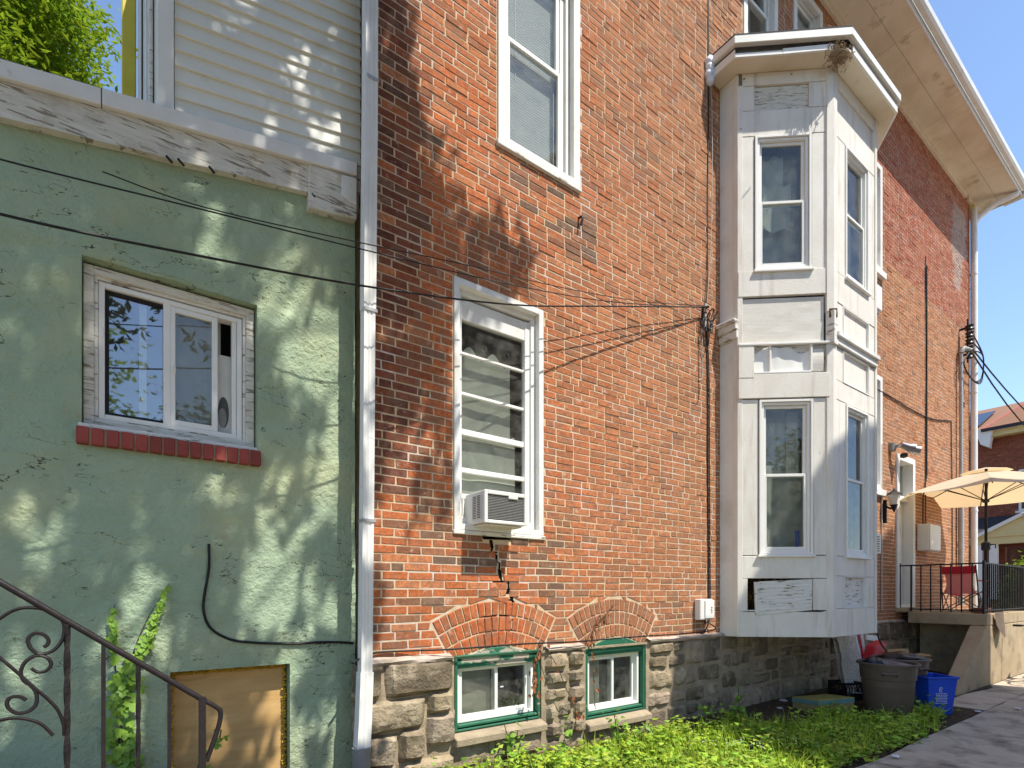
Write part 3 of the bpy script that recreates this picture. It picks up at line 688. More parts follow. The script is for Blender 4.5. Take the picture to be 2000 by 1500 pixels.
# --- left face FL
def face_windows(F, a, b, c, d, split, gl='glass'):
    m = MB(); m.ring(F, a, b, -.05, .026, c, d, .028); m.ring(F, a+.032, b-.032, -.07, .004, c+.03, d-.03, .03); m.build('window_frame', 'white_vinyl', bay, bevel=.003)
    sash(bay, F, a+.064, b-.064, split-.02, d-.062, -.03, .034, gl=gl); sash(bay, F, a+.064, b-.064, c+.062, split+.02, -.008, .034, gl=gl)
    m = MB(); m.box(F, a-.02, b+.02, -.02, .05, c-.03, c-.002); m.build('sill', 'white_vinyl', bay, bevel=.004)
bd(FL, .0, LF, BZ0, 1.262, n1=.016, name='skirt_board')
bd(FL, .0, .115, 1.27, 1.665, n1=.012, name='stile', sh=.03); bd(FL, .885, LF-.03, 1.285, 1.665, n1=.018, name='stile')
m = MB(); m.box(FL, .0, LF, -.34, -.30, 1.2, 1.7); m.build('cavity_back', 'debris_dark', bay)
m = MB()
for k in range(26):
    u = R.uniform(.12, .24); w = R.uniform(1.27, 1.5); m.bar(FL.p(u, -.1-R.random()*.1, w), FL.p(u+R.uniform(-.06,.06), -.08, w+R.uniform(-.06,.1)), .014, .006)
m.build('rotten_wood', 'debris_dark', bay)
q = [(.205,1.215),(.875,1.285),(.878,1.662),(.19,1.630)]
m = MB(); m.hexa([FL.p(q[0][0], .03, q[0][1]), FL.p(q[1][0], .012, q[1][1]), FL.p(q[1][0], -.02, q[1][1]), FL.p(q[0][0], -.004, q[0][1]),
                  FL.p(q[3][0], .03, q[3][1]), FL.p(q[2][0], .012, q[2][1]), FL.p(q[2][0], -.02, q[2][1]), FL.p(q[3][0], -.004, q[3][1])])
pb = m.build('loose_panel', 'worn_paint', bay, bevel=.003); pb['label'] = 'split panel hanging loose and tilted'
m = MB()                                      # split boards on the loose panel, each lifting a little
for k in range(9):
    f0, f1 = k/9+.006, (k+1)/9-.004
    def pt(a, f, nn):
        lo = V(q[0]+(0,)).lerp(V(q[1]+(0,)), a); hi = V(q[3]+(0,)).lerp(V(q[2]+(0,)), a); c = lo.lerp(hi, f); return FL.p(c.x, .032-.018*a+nn, c.y)
    l0, l1 = R.uniform(.002,.012), R.uniform(.001,.009); a0, a1 = .04, .93+R.uniform(-.03,.03)
    m.hexa([pt(a0,f0,l0), pt(a1,f0,l0), pt(a1,f0,-.004), pt(a0,f0,-.004), pt(a0,f1,l1), pt(a1,f1,l1), pt(a1,f1,-.004), pt(a0,f1,-.004)])
m.build('split_slat', 'worn_paint', bay)
m = MB()
for (a, b, w, s) in ((.24,.50,1.243,.09),(.93,1.08,1.235,.25),(.02,.2,1.268,.02)): m.box(FL, a, b, .0, .03, w, w+.014, sh=s)
m.build('splinter', 'worn_paint', bay)
bd(FL, .0, LF-.02, 1.672, 1.945, n1=.012, name='apron_board')
bd(FL, .0, .24, 1.955, 3.86, name='stile'); bd(FL, .895, LF-.02, 1.955, 3.86, name='stile')
face_windows(FL, .25, .885, 1.96, 3.85, 2.93, 'glass')
bd(FL, .0, LF-.035, 3.87, 4.165, n1=.03, name='belt_board')
bd(FL, .0, .185, 4.12, 4.52, n1=.034, name='stile'); 
m = MB(); m.box(FL, .19, .86, -.005, .03, 4.17, 4.19); m.box(FL, .0, LF-.02, -.005, .042, 4.515, 4.54); m.box(FL, .37, .395, -.03, .022, 4.19, 4.515); m.box(FL, .85, .875, -.03, .028, 4.19, 4.515); m.build('moulding', 'white_vinyl', bay, bevel=.003)
m = MB()
def crump(u_, v_):
    u = .19+.66*u_; b = sin(u*14+1)*.5+sin(u*31)*.25
    return FL.p(u, -.012+.02*b*(.3+.7*v_), 4.19+(.28+.02*sin(u*23)-.035*(sin(u*9+.6)))*v_)
m.grid(crump, 40, 8); m.build('crumpled_sheet', 'white_vinyl', bay, smooth=60, fixn=False)
m = MB(); m.box(FL, .0, LF-.05, -.07, -.045, 4.16, 4.53); m.build('backing', 'worn_paint', bay)
m = MB(); m.grid(lambda a, b: FL.p(.88+.13*a, .0+.016*sin(b*3), 4.19+.27*b), 3, 6); m.build('corner_sheet', 'plywood_paint', bay, fixn=False)
bd(FL, .0, LF-.09, 4.545, 5.10, n0=-.04, n1=-.006, mat='plywood_paint', name='plywood_panel')
bd(FL, .0, LF-.045, 5.118, 5.425, n1=.02, name='belt_board', sh=.008)
bd(FL, .0, .19, 5.43, 7.08, name='stile'); bd(FL, .875, LF-.03, 5.43, 7.08, name='stile')
face_windows(FL, .2, .865, 5.435, 7.08, 6.27, 'glass')
bd(FL, .0, LF-.02, 7.085, 7.395, n1=.012, name='head_board')
bd(FL, .0, .2, 7.40, 7.70, n1=.012, name='stile'); bd(FL, .84, LF-.02, 7.40, 7.70, n1=.012, name='stile')
bd(FL, .2, .84, 7.40, 7.70, n0=-.04, n1=-.014, mat='peeling', name='frieze_panel')
bd(FL, .0, LF-.02, 7.705, BZ1-.005, n1=.014, name='frieze_board')
m = MB()
for u, w in ((.06,7.78),(.62,7.80)): m.box(FL, u, u+.022, .012, .0165, w, w+.022)
m.build('rust_spot', 'metal_grey', bay)
# --- corner posts
def post(c, F1, F2, w, mat='bay_boards', z0=BZ0, z1=BZ1-.005, n=.024):
    m = MB(); a = V((*c, 0)); n1, n2 = F1.n, F2.n; k = n/(1+n1.dot(n2))
    o = a+(n1+n2)*k; p1 = a-F1.u*w+n1*n; p2 = a+F2.u*w+n2*n; i1 = a-F1.u*w-n1*.03; i2 = a+F2.u*w-n2*.03; ii = a-(n1+n2)*.03
    m.prism([V((p.x, p.y, z0)) for p in (p1, o, p2, i2, ii, i1)], V((0,0,z1-z0))); return m.build('corner_post', mat, bay, bevel=.004)
post(P[1], FA, FL, .055, n=.014)
post(P[2], FL, FM, .07, z1=4.50); post(P[2], FL, FM, .075, z0=4.90, n=.03)
m = MB(); m.bar(V((*P[2],4.5)), V((*P[2],4.9)), .10, .10); m.build('post_core', 'worn_paint', bay)
m = MB(); m.bar(V((*P[2],4.82))+FL.n*.03, V((*P[2],4.93))+FL.n*.02, .09, .03); m.build('rotten_wood', 'debris_dark', bay)
post(P[3], FM, FQ, .05); post(P[4], FQ, FB, .05)
# --- middle face FM
bd(FM, .07, LM-.05, BZ0, 1.30, n1=.014, name='skirt_board')
bd(FM, .07, .30, 1.305, 1.70, name='stile'); bd(FM, .93, LM-.05, 1.305, 1.70, name='stile'); bd(FM, .30, .93, 1.305, 1.70, n0=-.05, n1=-.018, mat='worn_paint', name='panel')
bd(FM, .07, LM-.05, 1.705, 1.945, n1=.012, name='apron_board')
m = MB(); m.ring(FM, .285, .945, -.016, .02, 1.30, 1.705, .018); m.build('moulding', 'white_paint', bay, bevel=.003)
bd(FM, .07, .345, 1.95, 3.86, name='stile'); bd(FM, 1.015, LM-.05, 1.95, 3.86, name='stile'); face_windows(FM, .352, 1.008, 1.96, 3.85, 2.93, 'glass_dark')
bd(FM, .07, LM-.05, 3.865, 4.10, n1=.012, name='belt_board')
bd(FM, .07, .28, 4.105, 4.50, name='stile'); bd(FM, 1.02, LM-.05, 4.105, 4.50, name='stile'); bd(FM, .28, 1.02, 4.105, 4.50, n0=-.05, n1=-.012, name='panel')
m = MB(); m.ring(FM, .27, 1.03, -.016, .02, 4.10, 4.505, .018); m.build('moulding', 'white_paint', bay, bevel=.003)
m = MB(); m.box(FM, .02, LM-.02, -.02, .075, 4.60, 4.66); m.box(FM, .02, LM-.02, -.02, .045, 4.52, 4.6); m.build('belt_cornice', 'white_paint', bay, bevel=.006)
bd(FM, .07, .28, 4.665, 5.05, name='stile'); bd(FM, 1.02, LM-.05, 4.665, 5.05, name='stile'); bd(FM, .28, 1.02, 4.665, 5.05, n0=-.05, n1=-.012, name='panel')
m = MB(); m.ring(FM, .27, 1.03, -.016, .02, 4.665, 5.055, .018); m.build('moulding', 'white_paint', bay, bevel=.003)
bd(FM, .07, LM-.05, 5.06, 5.425, n1=.014, name='belt_board')
bd(FM, .075, .325, 5.43, 7.08, name='stile'); bd(FM, 1.015, LM-.05, 5.43, 7.08, name='stile'); face_windows(FM, .332, 1.008, 5.435, 7.08, 6.27, 'glass')
bd(FM, .075, LM-.05, 7.085, 7.395, n1=.012, name='head_board'); bd(FM, .075, LM-.05, 7.4, 7.70, n0=-.04, n1=-.012, name='frieze_panel'); bd(FM, .075, LM-.05, 7.705, BZ1-.005, n1=.014, name='frieze_board')
# --- hidden far face and the two narrow returns
bd(FQ, .05, LF-.05, BZ0, BZ1-.005); bd(FB, .05, .243, BZ0, BZ1-.005)
bd(FA, .004, .19, BZ0, 4.60, name='return_board', mat='white_paint'); bd(FA, .004, .19, 4.88, BZ1-.005, name='return_board', mat='white_paint'); bd(FA, .004, .19, 4.605, 4.875, name='return_board', mat='white_paint')
m = MB(); m.box(FA, .004, .262, .0, .10, 4.80, 4.845); m.box(FA, .004, .258, .0, .065, 4.72, 4.80, sh=0); m.box(FA, .004, .256, .0, .04, 4.62, 4.72); m.build('belt_bracket', 'worn_paint', bay, bevel=.008)
# --- roof and cornice
RO = .27
rp = offset(RO); rp2 = offset(RO-.035); rp3 = offset(RO-.06)
m = MB()
plate('soffit', RO-.05, BZ1, BZ1+.02, 'soffit')
def band(pts_o, pts_i, z0, z1, name, mat, skip=None, bev=.004):
    m = MB(); n = len(pts_o)
    for i in range(n-1):
        a, b, c, d = pts_o[i], pts_o[i+1], pts_i[i+1], pts_i[i]
        m.hexa([V((p.x, p.y, z0)) for p in (a, b, c, d)]+[V((p.x, p.y, z1)) for p in (a, b, c, d)])
    return m.build(name, mat, bay, bevel=bev)
band(rp, rp3, BZ1+.125, BZ1+.215, 'upper_fascia', 'white_vinyl')
# lower fascia: sags on the left face and has come away at the front corner
m = MB()
def seg(a, b, c, d, za, zb, h): m.hexa([V((*p.xy, z)) for p, z in ((a, za), (b, zb), (c, zb), (d, za))]+[V((*p.xy, z+h)) for p, z in ((a, za), (b, zb), (c, zb), (d, za))])
z0 = BZ1-.012
seg(rp2[0], rp2[1], rp3[1], rp3[0], z0, z0, .1)
A, B, C, Dd = rp2[1], rp2[2], rp3[2], rp3[1]
l = lambda p, q, t: p.lerp(q, t)
seg(A, l(A,B,.42), l(Dd,C,.42), Dd, z0, z0, .05); seg(l(A,B,.42), l(A,B,.86), l(Dd,C,.86), l(Dd,C,.42), z0, z0+.014, .07)
A, B, C, Dd = rp2[2], rp2[3], rp3[3], rp3[2]
seg(l(A,B,.06), B, C, l(Dd,C,.06), z0, z0, .10)
for i in (3, 4): seg(rp2[i], rp2[i+1], rp3[i+1], rp3[i], z0, z0, .1)
m.build('lower_fascia', 'white_vinyl', bay, bevel=.004)
plate('cornice_core', RO-.10, BZ1+.025, BZ1+.21, 'metal_grey')
m = MB(); m.prism([V((p.x, p.y, BZ1+.218)) for p in offset(RO-.005)], V((0,0,.02))); m.build('bay_roof', 'roof_dark', bay)
m = MB()
c = rp3[2]
for k in range(300):
    b = c+V((R.gauss(0,.085), R.gauss(.05,.055), 0))+FL.u*-.05; z = BZ1+R.uniform(-.06,.07)
    b.z = z; m.bar(b, b+V((R.gauss(0,.022), R.gauss(0,.022), R.gauss(-.012,.016))), .009, .005)
tag(m.build('nest_straw', 'straw', bay), None, kind='stuff')
# curtains behind the bay panes
drape(bay, FL, .25, .62, 6.2, 7.0, -.22, .03, 26, sc=.05); drape(bay, FL, .28, .7, 6.03, 6.6, -.16, .03, 20, sc=.05, seed=2)
drape(bay, FL, .3, .5, 2.0, 3.1, -.2, .03, 20, seed=1); drape(bay, FL, .7, .84, 3.0, 3.8, -.3, .02, 20, seed=4)
drape(bay, FM, .36, .6, 2.0, 3.8, -.2, .03, 20, seed=3); drape(bay, FM, .4, .95, 5.5, 6.6, -.2, .03, 16, seed=6)
for (F_, a_, b_) in ((FL, .2, .9), (FM, .34, 1.0)):
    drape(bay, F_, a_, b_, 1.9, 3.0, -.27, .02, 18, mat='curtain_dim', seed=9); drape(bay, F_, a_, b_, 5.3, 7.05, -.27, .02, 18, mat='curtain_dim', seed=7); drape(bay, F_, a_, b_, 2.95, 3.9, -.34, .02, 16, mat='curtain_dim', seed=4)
m = MB(); m.box(FL, .80, .84, -.3, -.25, 2.05, 2.28); m.build('cereal_box', 'blue', bay)
m = MB(); m.lathe(FL.p(.345, -.07, 2.06), [(.03,0),(.035,.03),(.012,.07),(.001,.075)], 10); m.build('trinket', 'print_white', bay)

# ================================================================= GREEN ANNEX
annex = thing('rear_annex', 'green stucco annex with white clapboard upper storey and boarded cellar hatch', 'building', (-1, .15, -.1))
GH = [(-.20, .765, 2.50, 3.52), (.245, .985, -.2, .985)]
m = MB()
def trimz(s): return 4.13 + (s+.55)*.183          # sloping underside of the peeling fascia
A0, A1 = -3.2, 1.47
us = sorted([A0+.045*i for i in range(int((A1-A0)/.045)+1)]+[A1, -.20,.765,.245,.985]); 
ws = sorted([-.3+.045*i for i in range(109)]+[2.50,3.52,.985])
idx = {}; vv = []; ff = []
def gv(i, j):
    if (i, j) not in idx:
        u, w = us[i], min(ws[j], 9)
        edge = min([min(abs(u-h[0]), abs(u-h[1])) if h[2]-.01 <= w <= h[3]+.01 else 9 for h in GH]+[min(abs(w-h[2]), abs(w-h[3])) if h[0]-.01 <= u <= h[1]+.01 else 9 for h in GH])
        d = .011*nz(u*2.2, w*2.2)+.008*nz(u*5, w*9, 3)+.006*abs(nz(u*4, w*13, 7))
        rid = nz(u*2.3+.5*nz(u*4,w*4), w*6.5, 11); d += .010*max(0, .16-abs(rid))/.16*(1 if nz(u, w, 5) > -.1 else .2)
        if edge < .002: d = .004+R.uniform(-.004,.004)
        idx[(i, j)] = len(vv); vv.append(WA.p(u, d, w))
    return idx[(i, j)]
for i in range(len(us)-1):
    for j in range(len(ws)-1):
        cu, cw = (us[i]+us[i+1])/2, (ws[j]+ws[j+1])/2
        if cw > trimz(cu)+.06 or any(h[0] < cu < h[1] and h[2] < cw < h[3] for h in GH): continue
        ff.append((gv(i,j), gv(i+1,j), gv(i+1,j+1), gv(i,j+1)))
m.v = [tuple(p) for p in vv]; m.f = ff; m.m = [0]*len(ff); m.t = [(1,1,1)]*len(ff)
for (a, b, c, d) in GH:
    for (p, q) in (((a,c),(a,d)), ((b,d),(b,c)), ((b,c),(a,c)), ((a,d),(b,d))):
        m.add([WA.p(p[0],.006,p[1]), WA.p(q[0],.006,q[1]), WA.p(q[0],-.22,q[1]), WA.p(p[0],-.22,p[1])], [(0,1,2,3)])
m.build('stucco_wall', 'stucco', annex, smooth=70, fixn=False)
m = MB(); m.box(WA, A0, A0+.2, -6, -.02, -.3, 3.6); m.box(WA, A1-.2, A1, -6, -.23, -.3, 4.4); m.box(WA, A0, A1, -6.2, -6.0, -.3, 3.9); m.build('side_wall', 'stucco', annex)
m = MB(); m.box(WA, A0+.2, A1-.2, -5.9, -.25, 1.2, 1.26); m.box(WA, A0+.2, A1-.2, -2.4, -2.3, 1.3, 3.6); m.build('inner_wall', 'interior', annex)
# sloping flashing, fascia boards
def band_s(name, s0, s1, dz0, dz1, n0, n1, mat, bev=.004, segs=1, wob=0, sub=0):
    m = MB()
    for k in range(segs):
        a, b = s0+(s1-s0)*k/segs, s0+(s1-s0)*(k+1)/segs
        q = [WA.p(u, n, trimz(u)+dz+wob*nz(u*6, dz*9)) for dz in (dz0, dz1) for (u, n) in ((a, n1),(b, n1),(b, n0),(a, n0))]
        m.hexa(q)
    return m.build(name, mat, annex, bevel=bev)
band_s('flashing', -3.2, -.105, .20, .30, -.03, .085, 'metal_white'); band_s('flashing', -.10, 1.455, .20, .30, -.03, .088, 'metal_white')
band_s('flashing_lip', -3.2, 1.452, .301, .33, -.12, .03, 'metal_white')
band_s('fascia_board', -3.2, 1.15, .0, .198, -.02, .055, 'peeling', segs=24, wob=.006, bev=0)
m = MB(); m.hexa([WA.p(u, n, w) for (u, n, w) in ((1.10,.07,4.315),(1.46,.07,4.37),(1.46,-.02,4.37),(1.10,-.02,4.315),(1.10,.07,4.63),(1.46,.07,4.69),(1.46,-.02,4.69),(1.10,-.02,4.63))]); m.build('fascia_board', 'peeling', annex, bevel=.006)
m = MB(); m.hexa([WA.p(u, n, w) for (u, n, w) in ((1.34,.078,4.50),(1.455,.078,4.47),(1.455,.06,4.47),(1.34,.06,4.50),(1.34,.078,4.66),(1.455,.078,4.68),(1.455,.06,4.68),(1.34,.06,4.66))]); m.build('patch_board', 'white_paint', annex, bevel=.004)
for k in range(4): 
    m = MB(); u = R.uniform(-.2, 1.2); m.tube([WA.p(u, .06, trimz(u)+.005), WA.p(u+.03, .07, trimz(u)-.03)], .008, 5); m.build('hook', 'iron', annex)
m = MB(); m.hexa([V((A0,.10,trimz(A0)+.3)),V((A1,.10,trimz(A1)+.3)),V((A1,6.2,trimz(A1)+.3)),V((A0,6.2,trimz(A0)+.3)),V((A0,.10,trimz(A0)+.325)),V((A1,.10,trimz(A1)+.325)),V((A1,6.2,trimz(A1)+.325)),V((A0,6.2,trimz(A0)+.325))]); m.build('annex_roof', 'roof_dark', annex)
# clapboard storey
SL = .183; E = .1035
k = 0; base = trimz(.26)+.10
while base+k*E < 8.2:
    w = base+k*E+.03
    a = .272
    if w+E < trimz(a)+.27:                       # cut by the flashing
        a = .272
    m = MB(); b = 1.512
    q = [WA.p(u, n, wz+SL*(u-.272)) for (wz, n) in ((w, None), (w+E-.004, None)) for (u, n) in ((a,0),(b,0),(b,0),(a,0))]
    q = []
    for (wz, nf) in ((w, .034), (w+E+.012, .014)):
        for (u, n) in ((a, nf), (b, nf), (b, -.0), (a, -.0)): q.append(WA.p(u, n-.02, wz+SL*(u-.272)))
    m.hexa(q); m.build('siding_board', 'siding', annex, bevel=.0025); k += 1
m = MB(); m.box(WA, .18, 1.51, -.16, -.035, 4.5, 8.3); m.box(WA, .165, .178, -4.0, -.03, 4.5, 8.3); m.build('upper_wall', 'siding', annex)
m = MB(); m.box(WA, .175, .268, -.045, .026, 4.35, 8.3); m.build('corner_board', 'white_vinyl', annex, bevel=.005)
for i, (y0, y1, mt, x) in enumerate(((.045,.42,'peeling',.158),(.43,.62,'green_wash',.150),(.63,1.25,'peeling',.155),(1.26,1.35,'iron',.145),(1.36,2.9,'peeling',.152))):
    if mt == 'green_wash': mt = 'white_paint'
    m = MB(); m.box(Fr((x, .15+y1), (0,-1)), 0, y1-y0, .0, .02, 4.45, 8.3); m.build('edge_board', mt, annex, bevel=.004)
m = MB(); m.box(WA, -.01, .115, -3.2, -2.85, 4.7, 9.5); m.build('yellow_post', 'yellow_paint', annex, bevel=.01)
# sliding window
u0, u1, w0, w1 = -.195, .757, 2.515, 3.505
m = MB(); m.ring(WA, u0, u1, -.15, -.05, w0, w1, .052, 0, .05); win = m.build('window', 'peeling', annex, bevel=.004); tag(win, 'sliding window in a worn wooden frame')
m = MB(); m.ring(WA, u0+.053, u1-.053, -.15, -.07, w0+.045, w1-.05, .018); m.build('wood_stop', 'worn_paint', win)
a, b, c, d = u0+.072, u1-.075, w0+.063, w1-.075
m = MB(); m.ring(WA, a, b, -.16, -.078, c, d, .032); m.build('track_frame', 'white_vinyl', win, bevel=.003)
mid = a+(b-a)*.435
sash(win, WA, a+.033, mid+.012, c+.033, d-.033, -.10, .02, mat='iron', gl='glass_mirror')
sash(win, WA, mid+.02, b-.15, c+.033, d-.033, -.084, .036, gl='glass_dusty')
m = MB(); m.box(WA, mid-.012, mid+.028, -.11, -.08, c+.03, d-.03); m.box(WA, b-.062, b-.034, -.14, -.09, c+.03, d-.03); m.build('mullion', 'white_vinyl', win, bevel=.003)
m = MB(); m.tube([WA.p(mid+.05, -.082, 3.0), WA.p(mid+.05, -.06, 2.98), WA.p(mid+.05, -.08, 2.95)], .008, 6); m.build('latch', 'white_vinyl', win)
m = MB(); m.box(WA, mid-.14, mid-.10, -.18, -.16, c+.03, d-.03); m.build('inner_rail', 'white_vinyl', win)
m = MB(); m.box(WA, b-.155, b-.06, -.155, -.145, c+.04, d-.26); m.build('filler_panel', 'sheet', win)
m = MB(); pts = [WA.p(b-.108+.035*cos(t), -.143, c+.19+.11*sin(t)) for t in [k*pi/10 for k in range(20)]]; m.add(pts, [tuple(range(20))]); m.build('vent_hole', 'ac_dark', win, fixn=False)
m = MB(); pts = [WA.p(b-.115+.026*cos(t), -.140, c+.15+.07*sin(t)) for t in [k*pi/10 for k in range(20)]]; m.add(pts, [tuple(range(20))]); m.build('vent_hose', 'metal_grey', win, fixn=False)
drape(win, WA, mid+.03, b-.12, c+.03, d-.02, -.19, .012, 20, seed=3); drape(win, WA, mid+.0, b-.2, c+.03, d-.02, -.215, .018, 30, seed=5)
m = MB(); m.box(WA, u0-.02, u1+.008, -.13, .025, w0-.028, w0-.002); m.build('sill_board', 'worn_paint', win, bevel=.004)
nb = 14; L = (u1+.03-(u0-.035))/nb
for k in range(nb):
    g = R.uniform(.8, 1.2); m = MB(); m.cur = (g, g, g)
    x = u0-.035+k*L; m.box(WA, x+.005, x+L-.005, -.06, .058, w0-.132, w0-.03, sh=.01, jit=.002); m.build('sill_brick', 'sill_brick', win, bevel=.006, tint=True)
m = MB(); m.box(WA, u0-.03, u1+.025, -.06, .045, w0-.128, w0-.036); m.build('sill_mortar', 'stone_mortar', win)
# boarded cellar hatch
m = MB(); m.box(WA, .26, .97, -.13, -.10, -.25, .95); hatch = m.build('plywood_panel', 'ply', annex, bevel=.003)
m = MB()
for i in range(80):
    t = i/79
    for (u, w) in ((.25+.72*t, .965), (.968, -.2+1.16*t), (.258, -.2+1.16*t)):
        m.lathe(WA.p(u+R.uniform(-.006,.006), -.098+R.uniform(0,.012), w+R.uniform(-.012,.006)), [(.002,-.012),(R.uniform(.012,.024),-.003),(R.uniform(.010,.02),.005),(.001,.012)], 5)
m.build('foam_seal', 'foam', hatch, smooth=60)
m = MB(); m.ring(WA, .235, .995, -.02, .012, -.25, .995, .012); m.build('hatch_edge', 'stucco', annex)
# ================================================================= THINGS ON THE WALLS
# air conditioner in the first floor window
def air_con(F, u0, u1, w0, w1, n1, label):
    t = thing('air_conditioner', label, 'air conditioner', F.p((u0+u1)/2, n1/2, w0))
    m = MB(); m.ring(F, u0, u1, -.2, n1, w0, w1, .018); m.box(F, u0+.02, u1-.02, -.2, -.19, w0+.02, w1-.02); m.build('case', 'ac_case', t, bevel=.008)
    m = MB(); m.ring(F, u0-.003, u1+.003, n1-.005, n1+.012, w0-.003, w1+.003, .034, 0, .03); m.box(F, (u0+u1)/2+.02, (u0+u1)/2+.12, n1, n1+.014, w1-.055, w1-.02); m.build('rear_frame', 'ac_case', t, bevel=.005)
    m = MB(); m.box(F, u0+.02, u1-.02, n1-.06, n1-.02, w0+.02, w1-.02); m.build('coil', 'ac_dark', t)
    k = 15
    for i in range(k):
        w = w0+.035+(w1-w0-.07)*(i+.5)/k; m = MB(); m.box(F, u0+.032, u1-.032, n1-.012, n1+.002, w-.0034, w+.0034); m.build('fin', 'ac_fin', t)
    m = MB(); SF = Fr(F.p(u0, 0, 0).xy, F.n.xy)
    m.box(SF, .055, .19, .0005, .0025, w0+.04, w1-.035); m.build('side_vent', 'ac_dark', t)
    m = MB()
    for i in range(15):
        w = w0+.04+(w1-w0-.075)*i/14; m.box(SF, .05, .195, .002, .006, w-.0024, w+.0024)
    for i in range(3): m.box(SF, .05+.068*i, .06+.068*i, .0018, .0066, w0+.038, w1-.033)
    m.build('side_slats', 'ac_case', t, bevel=0)
    return t
t = air_con(W0, 2.42, 2.862, 2.08, 2.35, .235, 'beige window air conditioner jutting out above the cracked brickwork')
m = MB(); m.box(W0, 2.46, 2.83, -.02, .2, 2.062, 2.076); m.build('bracket', 'white_paint', t)
t2 = thing('air_conditioner', 'small white window air conditioner right of the bay, two storeys up', 'air conditioner', W0.p(10.3, .12, 6.3))
m = MB(); m.box(W0, 10.0, 10.57, .0, .22, 6.32, 6.74); m.build('case', 'white_vinyl', t2, bevel=.015)
m = MB(); m.hexa([W0.p(10.1,.2,6.28),W0.p(10.5,.2,6.28),W0.p(10.5,.0,6.05),W0.p(10.1,.0,6.05),W0.p(10.1,.2,6.31),W0.p(10.5,.2,6.31),W0.p(10.5,.0,6.31),W0.p(10.1,.0,6.31)]); m.build('bracket', 'metal_grey', t2)
# dryer vent / louvre low beside the bay
t = thing('louvre_vent', 'white louvred vent cover on the brick just right of the bay', 'vent', W0.p(10.4, .1, 2.16))
m = MB(); m.box(W0, 10.2, 10.57, .012, .20, 2.16, 2.51); m.build('cover', 'white_vinyl', t, bevel=.012)
for i in range(7):
    m = MB(); m.box(W0, 10.36, 10.50, .2005, .206, 2.2+i*.04, 2.218+i*.04); m.build('slat', 'ac_dark', t)
# utility boxes
t = thing('phone_box', 'small grey telephone box on the brick left of the bay', 'utility box', W0.p(5.72, .05, 1.19))
m = MB(); m.box(W0, 5.58, 5.83, .010, .095, 1.17, 1.42); m.build('case', 'metal_white', t, bevel=.008)
m = MB(); m.box(W0, 5.66, 5.84, .095, .112, 1.185, 1.405); m.build('lid', 'white_vinyl', t, bevel=.006)
m = MB()
for (a, b, c, d) in ((5.772,5.792,1.305,1.325),(5.765,5.775,1.275,1.297),(5.782,5.792,1.268,1.29),(5.768,5.79,1.25,1.26)): m.box(W0, a, b, .1122, .114, c, d)
m.build('mark', 'print_black', t)
t = thing('meter_box', 'large grey electric meter cabinet on the brick right of the door', 'utility box', W0.p(13.15, .12, 2.35))
m = MB(); m.box(W0, 12.85, 13.50, .010, .21, 2.33, 2.86); m.build('case', 'ac_case', t, bevel=.01)
m = MB(); m.box(W0, 12.87, 13.48, .21, .226, 2.345, 2.845); m.build('lid', 'metal_white', t, bevel=.006)
m = MB(); m.tube([W0.p(13.1,.04,2.86), W0.p(13.1,.04,3.4), W0.p(13.35,.03,3.9), W0.p(13.35,.03,8.2)], .012, 6); m.build('conduit', 'cable', t)
# bracket where the overhead cables land
br = W0.p(5.76, .07, 4.97)
t = thing('cable_anchor', 'iron anchor with tangled cable loops on the brick left of the bay', 'cable anchor', W0.p(5.76, 0, 4.6))
m = MB(); m.bar(W0.p(5.74,.008,5.0), W0.p(5.74,.008,4.86), .03, .012); m.tube([W0.p(5.75,0,4.96), W0.p(5.76,.07,4.97), W0.p(5.73,.10,4.95)], .012, 6); m.build('hook', 'iron', t)
m = MB(); m.tube([W0.p(5.76,.035,5.02), W0.p(5.76,.035,4.74)], [.02,.016], 6); m.build('tube', 'cable_white', t)
for k in range(6):
    m = MB(); r = R.uniform(.05,.13); cx = 5.80+R.uniform(-.06,.07); cz = 4.86-R.uniform(0,.1)
    m.tube([W0.p(cx+r*.55*sin(a+.3*k), .035+.012*k+.02*cos(a*2), cz+r*1.3*cos(a)) for a in [j*pi/9 for j in range(19)]], .006, 5, cap=False); m.build('coil', 'cable', t)
m = MB(); m.tube(smooth_path([W0.p(5.72,.03,4.9), W0.p(5.70,.05,4.6), W0.p(5.76,.05,4.45), W0.p(5.83,.04,4.6), W0.p(5.82,.03,4.85)]), .007, 5); m.build('coil', 'cable', t)
# overhead cables: points found on vertical planes they hang in
def wire(pts, r, label, mat='cable'):
    m = MB(); m.tube(smooth_path(pts, 8), r, 6); return tag(m.build('overhead_cable', mat, None, smooth=60), label, 'cable', 'overhead cables to the wall anchor')
far = lambda px, py, y: onY(px, py, y)
wire([onY(-420,300,-1.05), onY(0,418,-.74), onY(350,492,-.65), onY(720,560,-.55), onY(1000,595,-.40), onY(1180,598,-.25), br], .0065, 'thick twisted black overhead cable, lowest of those crossing the green wall')
wire([onY(-420,190,-1.0), onY(0,311,-.66), onY(350,398,-.56), onY(720,490,-.46), onY(1000,556,-.33), onY(1200,590,-.20), br+V((0,0,-.01))], .0042, 'thin black overhead cable, uppermost where it crosses the left edge')
wire([onY(200,335,-.10), onY(400,405,-.2), onY(700,473,-.32), onY(900,515,-.30), onY(1100,562,-.24), onY(1250,588,-.14), br+V((0,0,.01))], .0038, 'thin dark cable starting under the peeling white fascia board')
def wallcable(pts, r, label, mat='cable', name='wall_cable', cat='cable'):
    m = MB(); m.tube(smooth_path(pts, 6), r, 6); return tag(m.build(name, mat, None, smooth=60), label, cat)
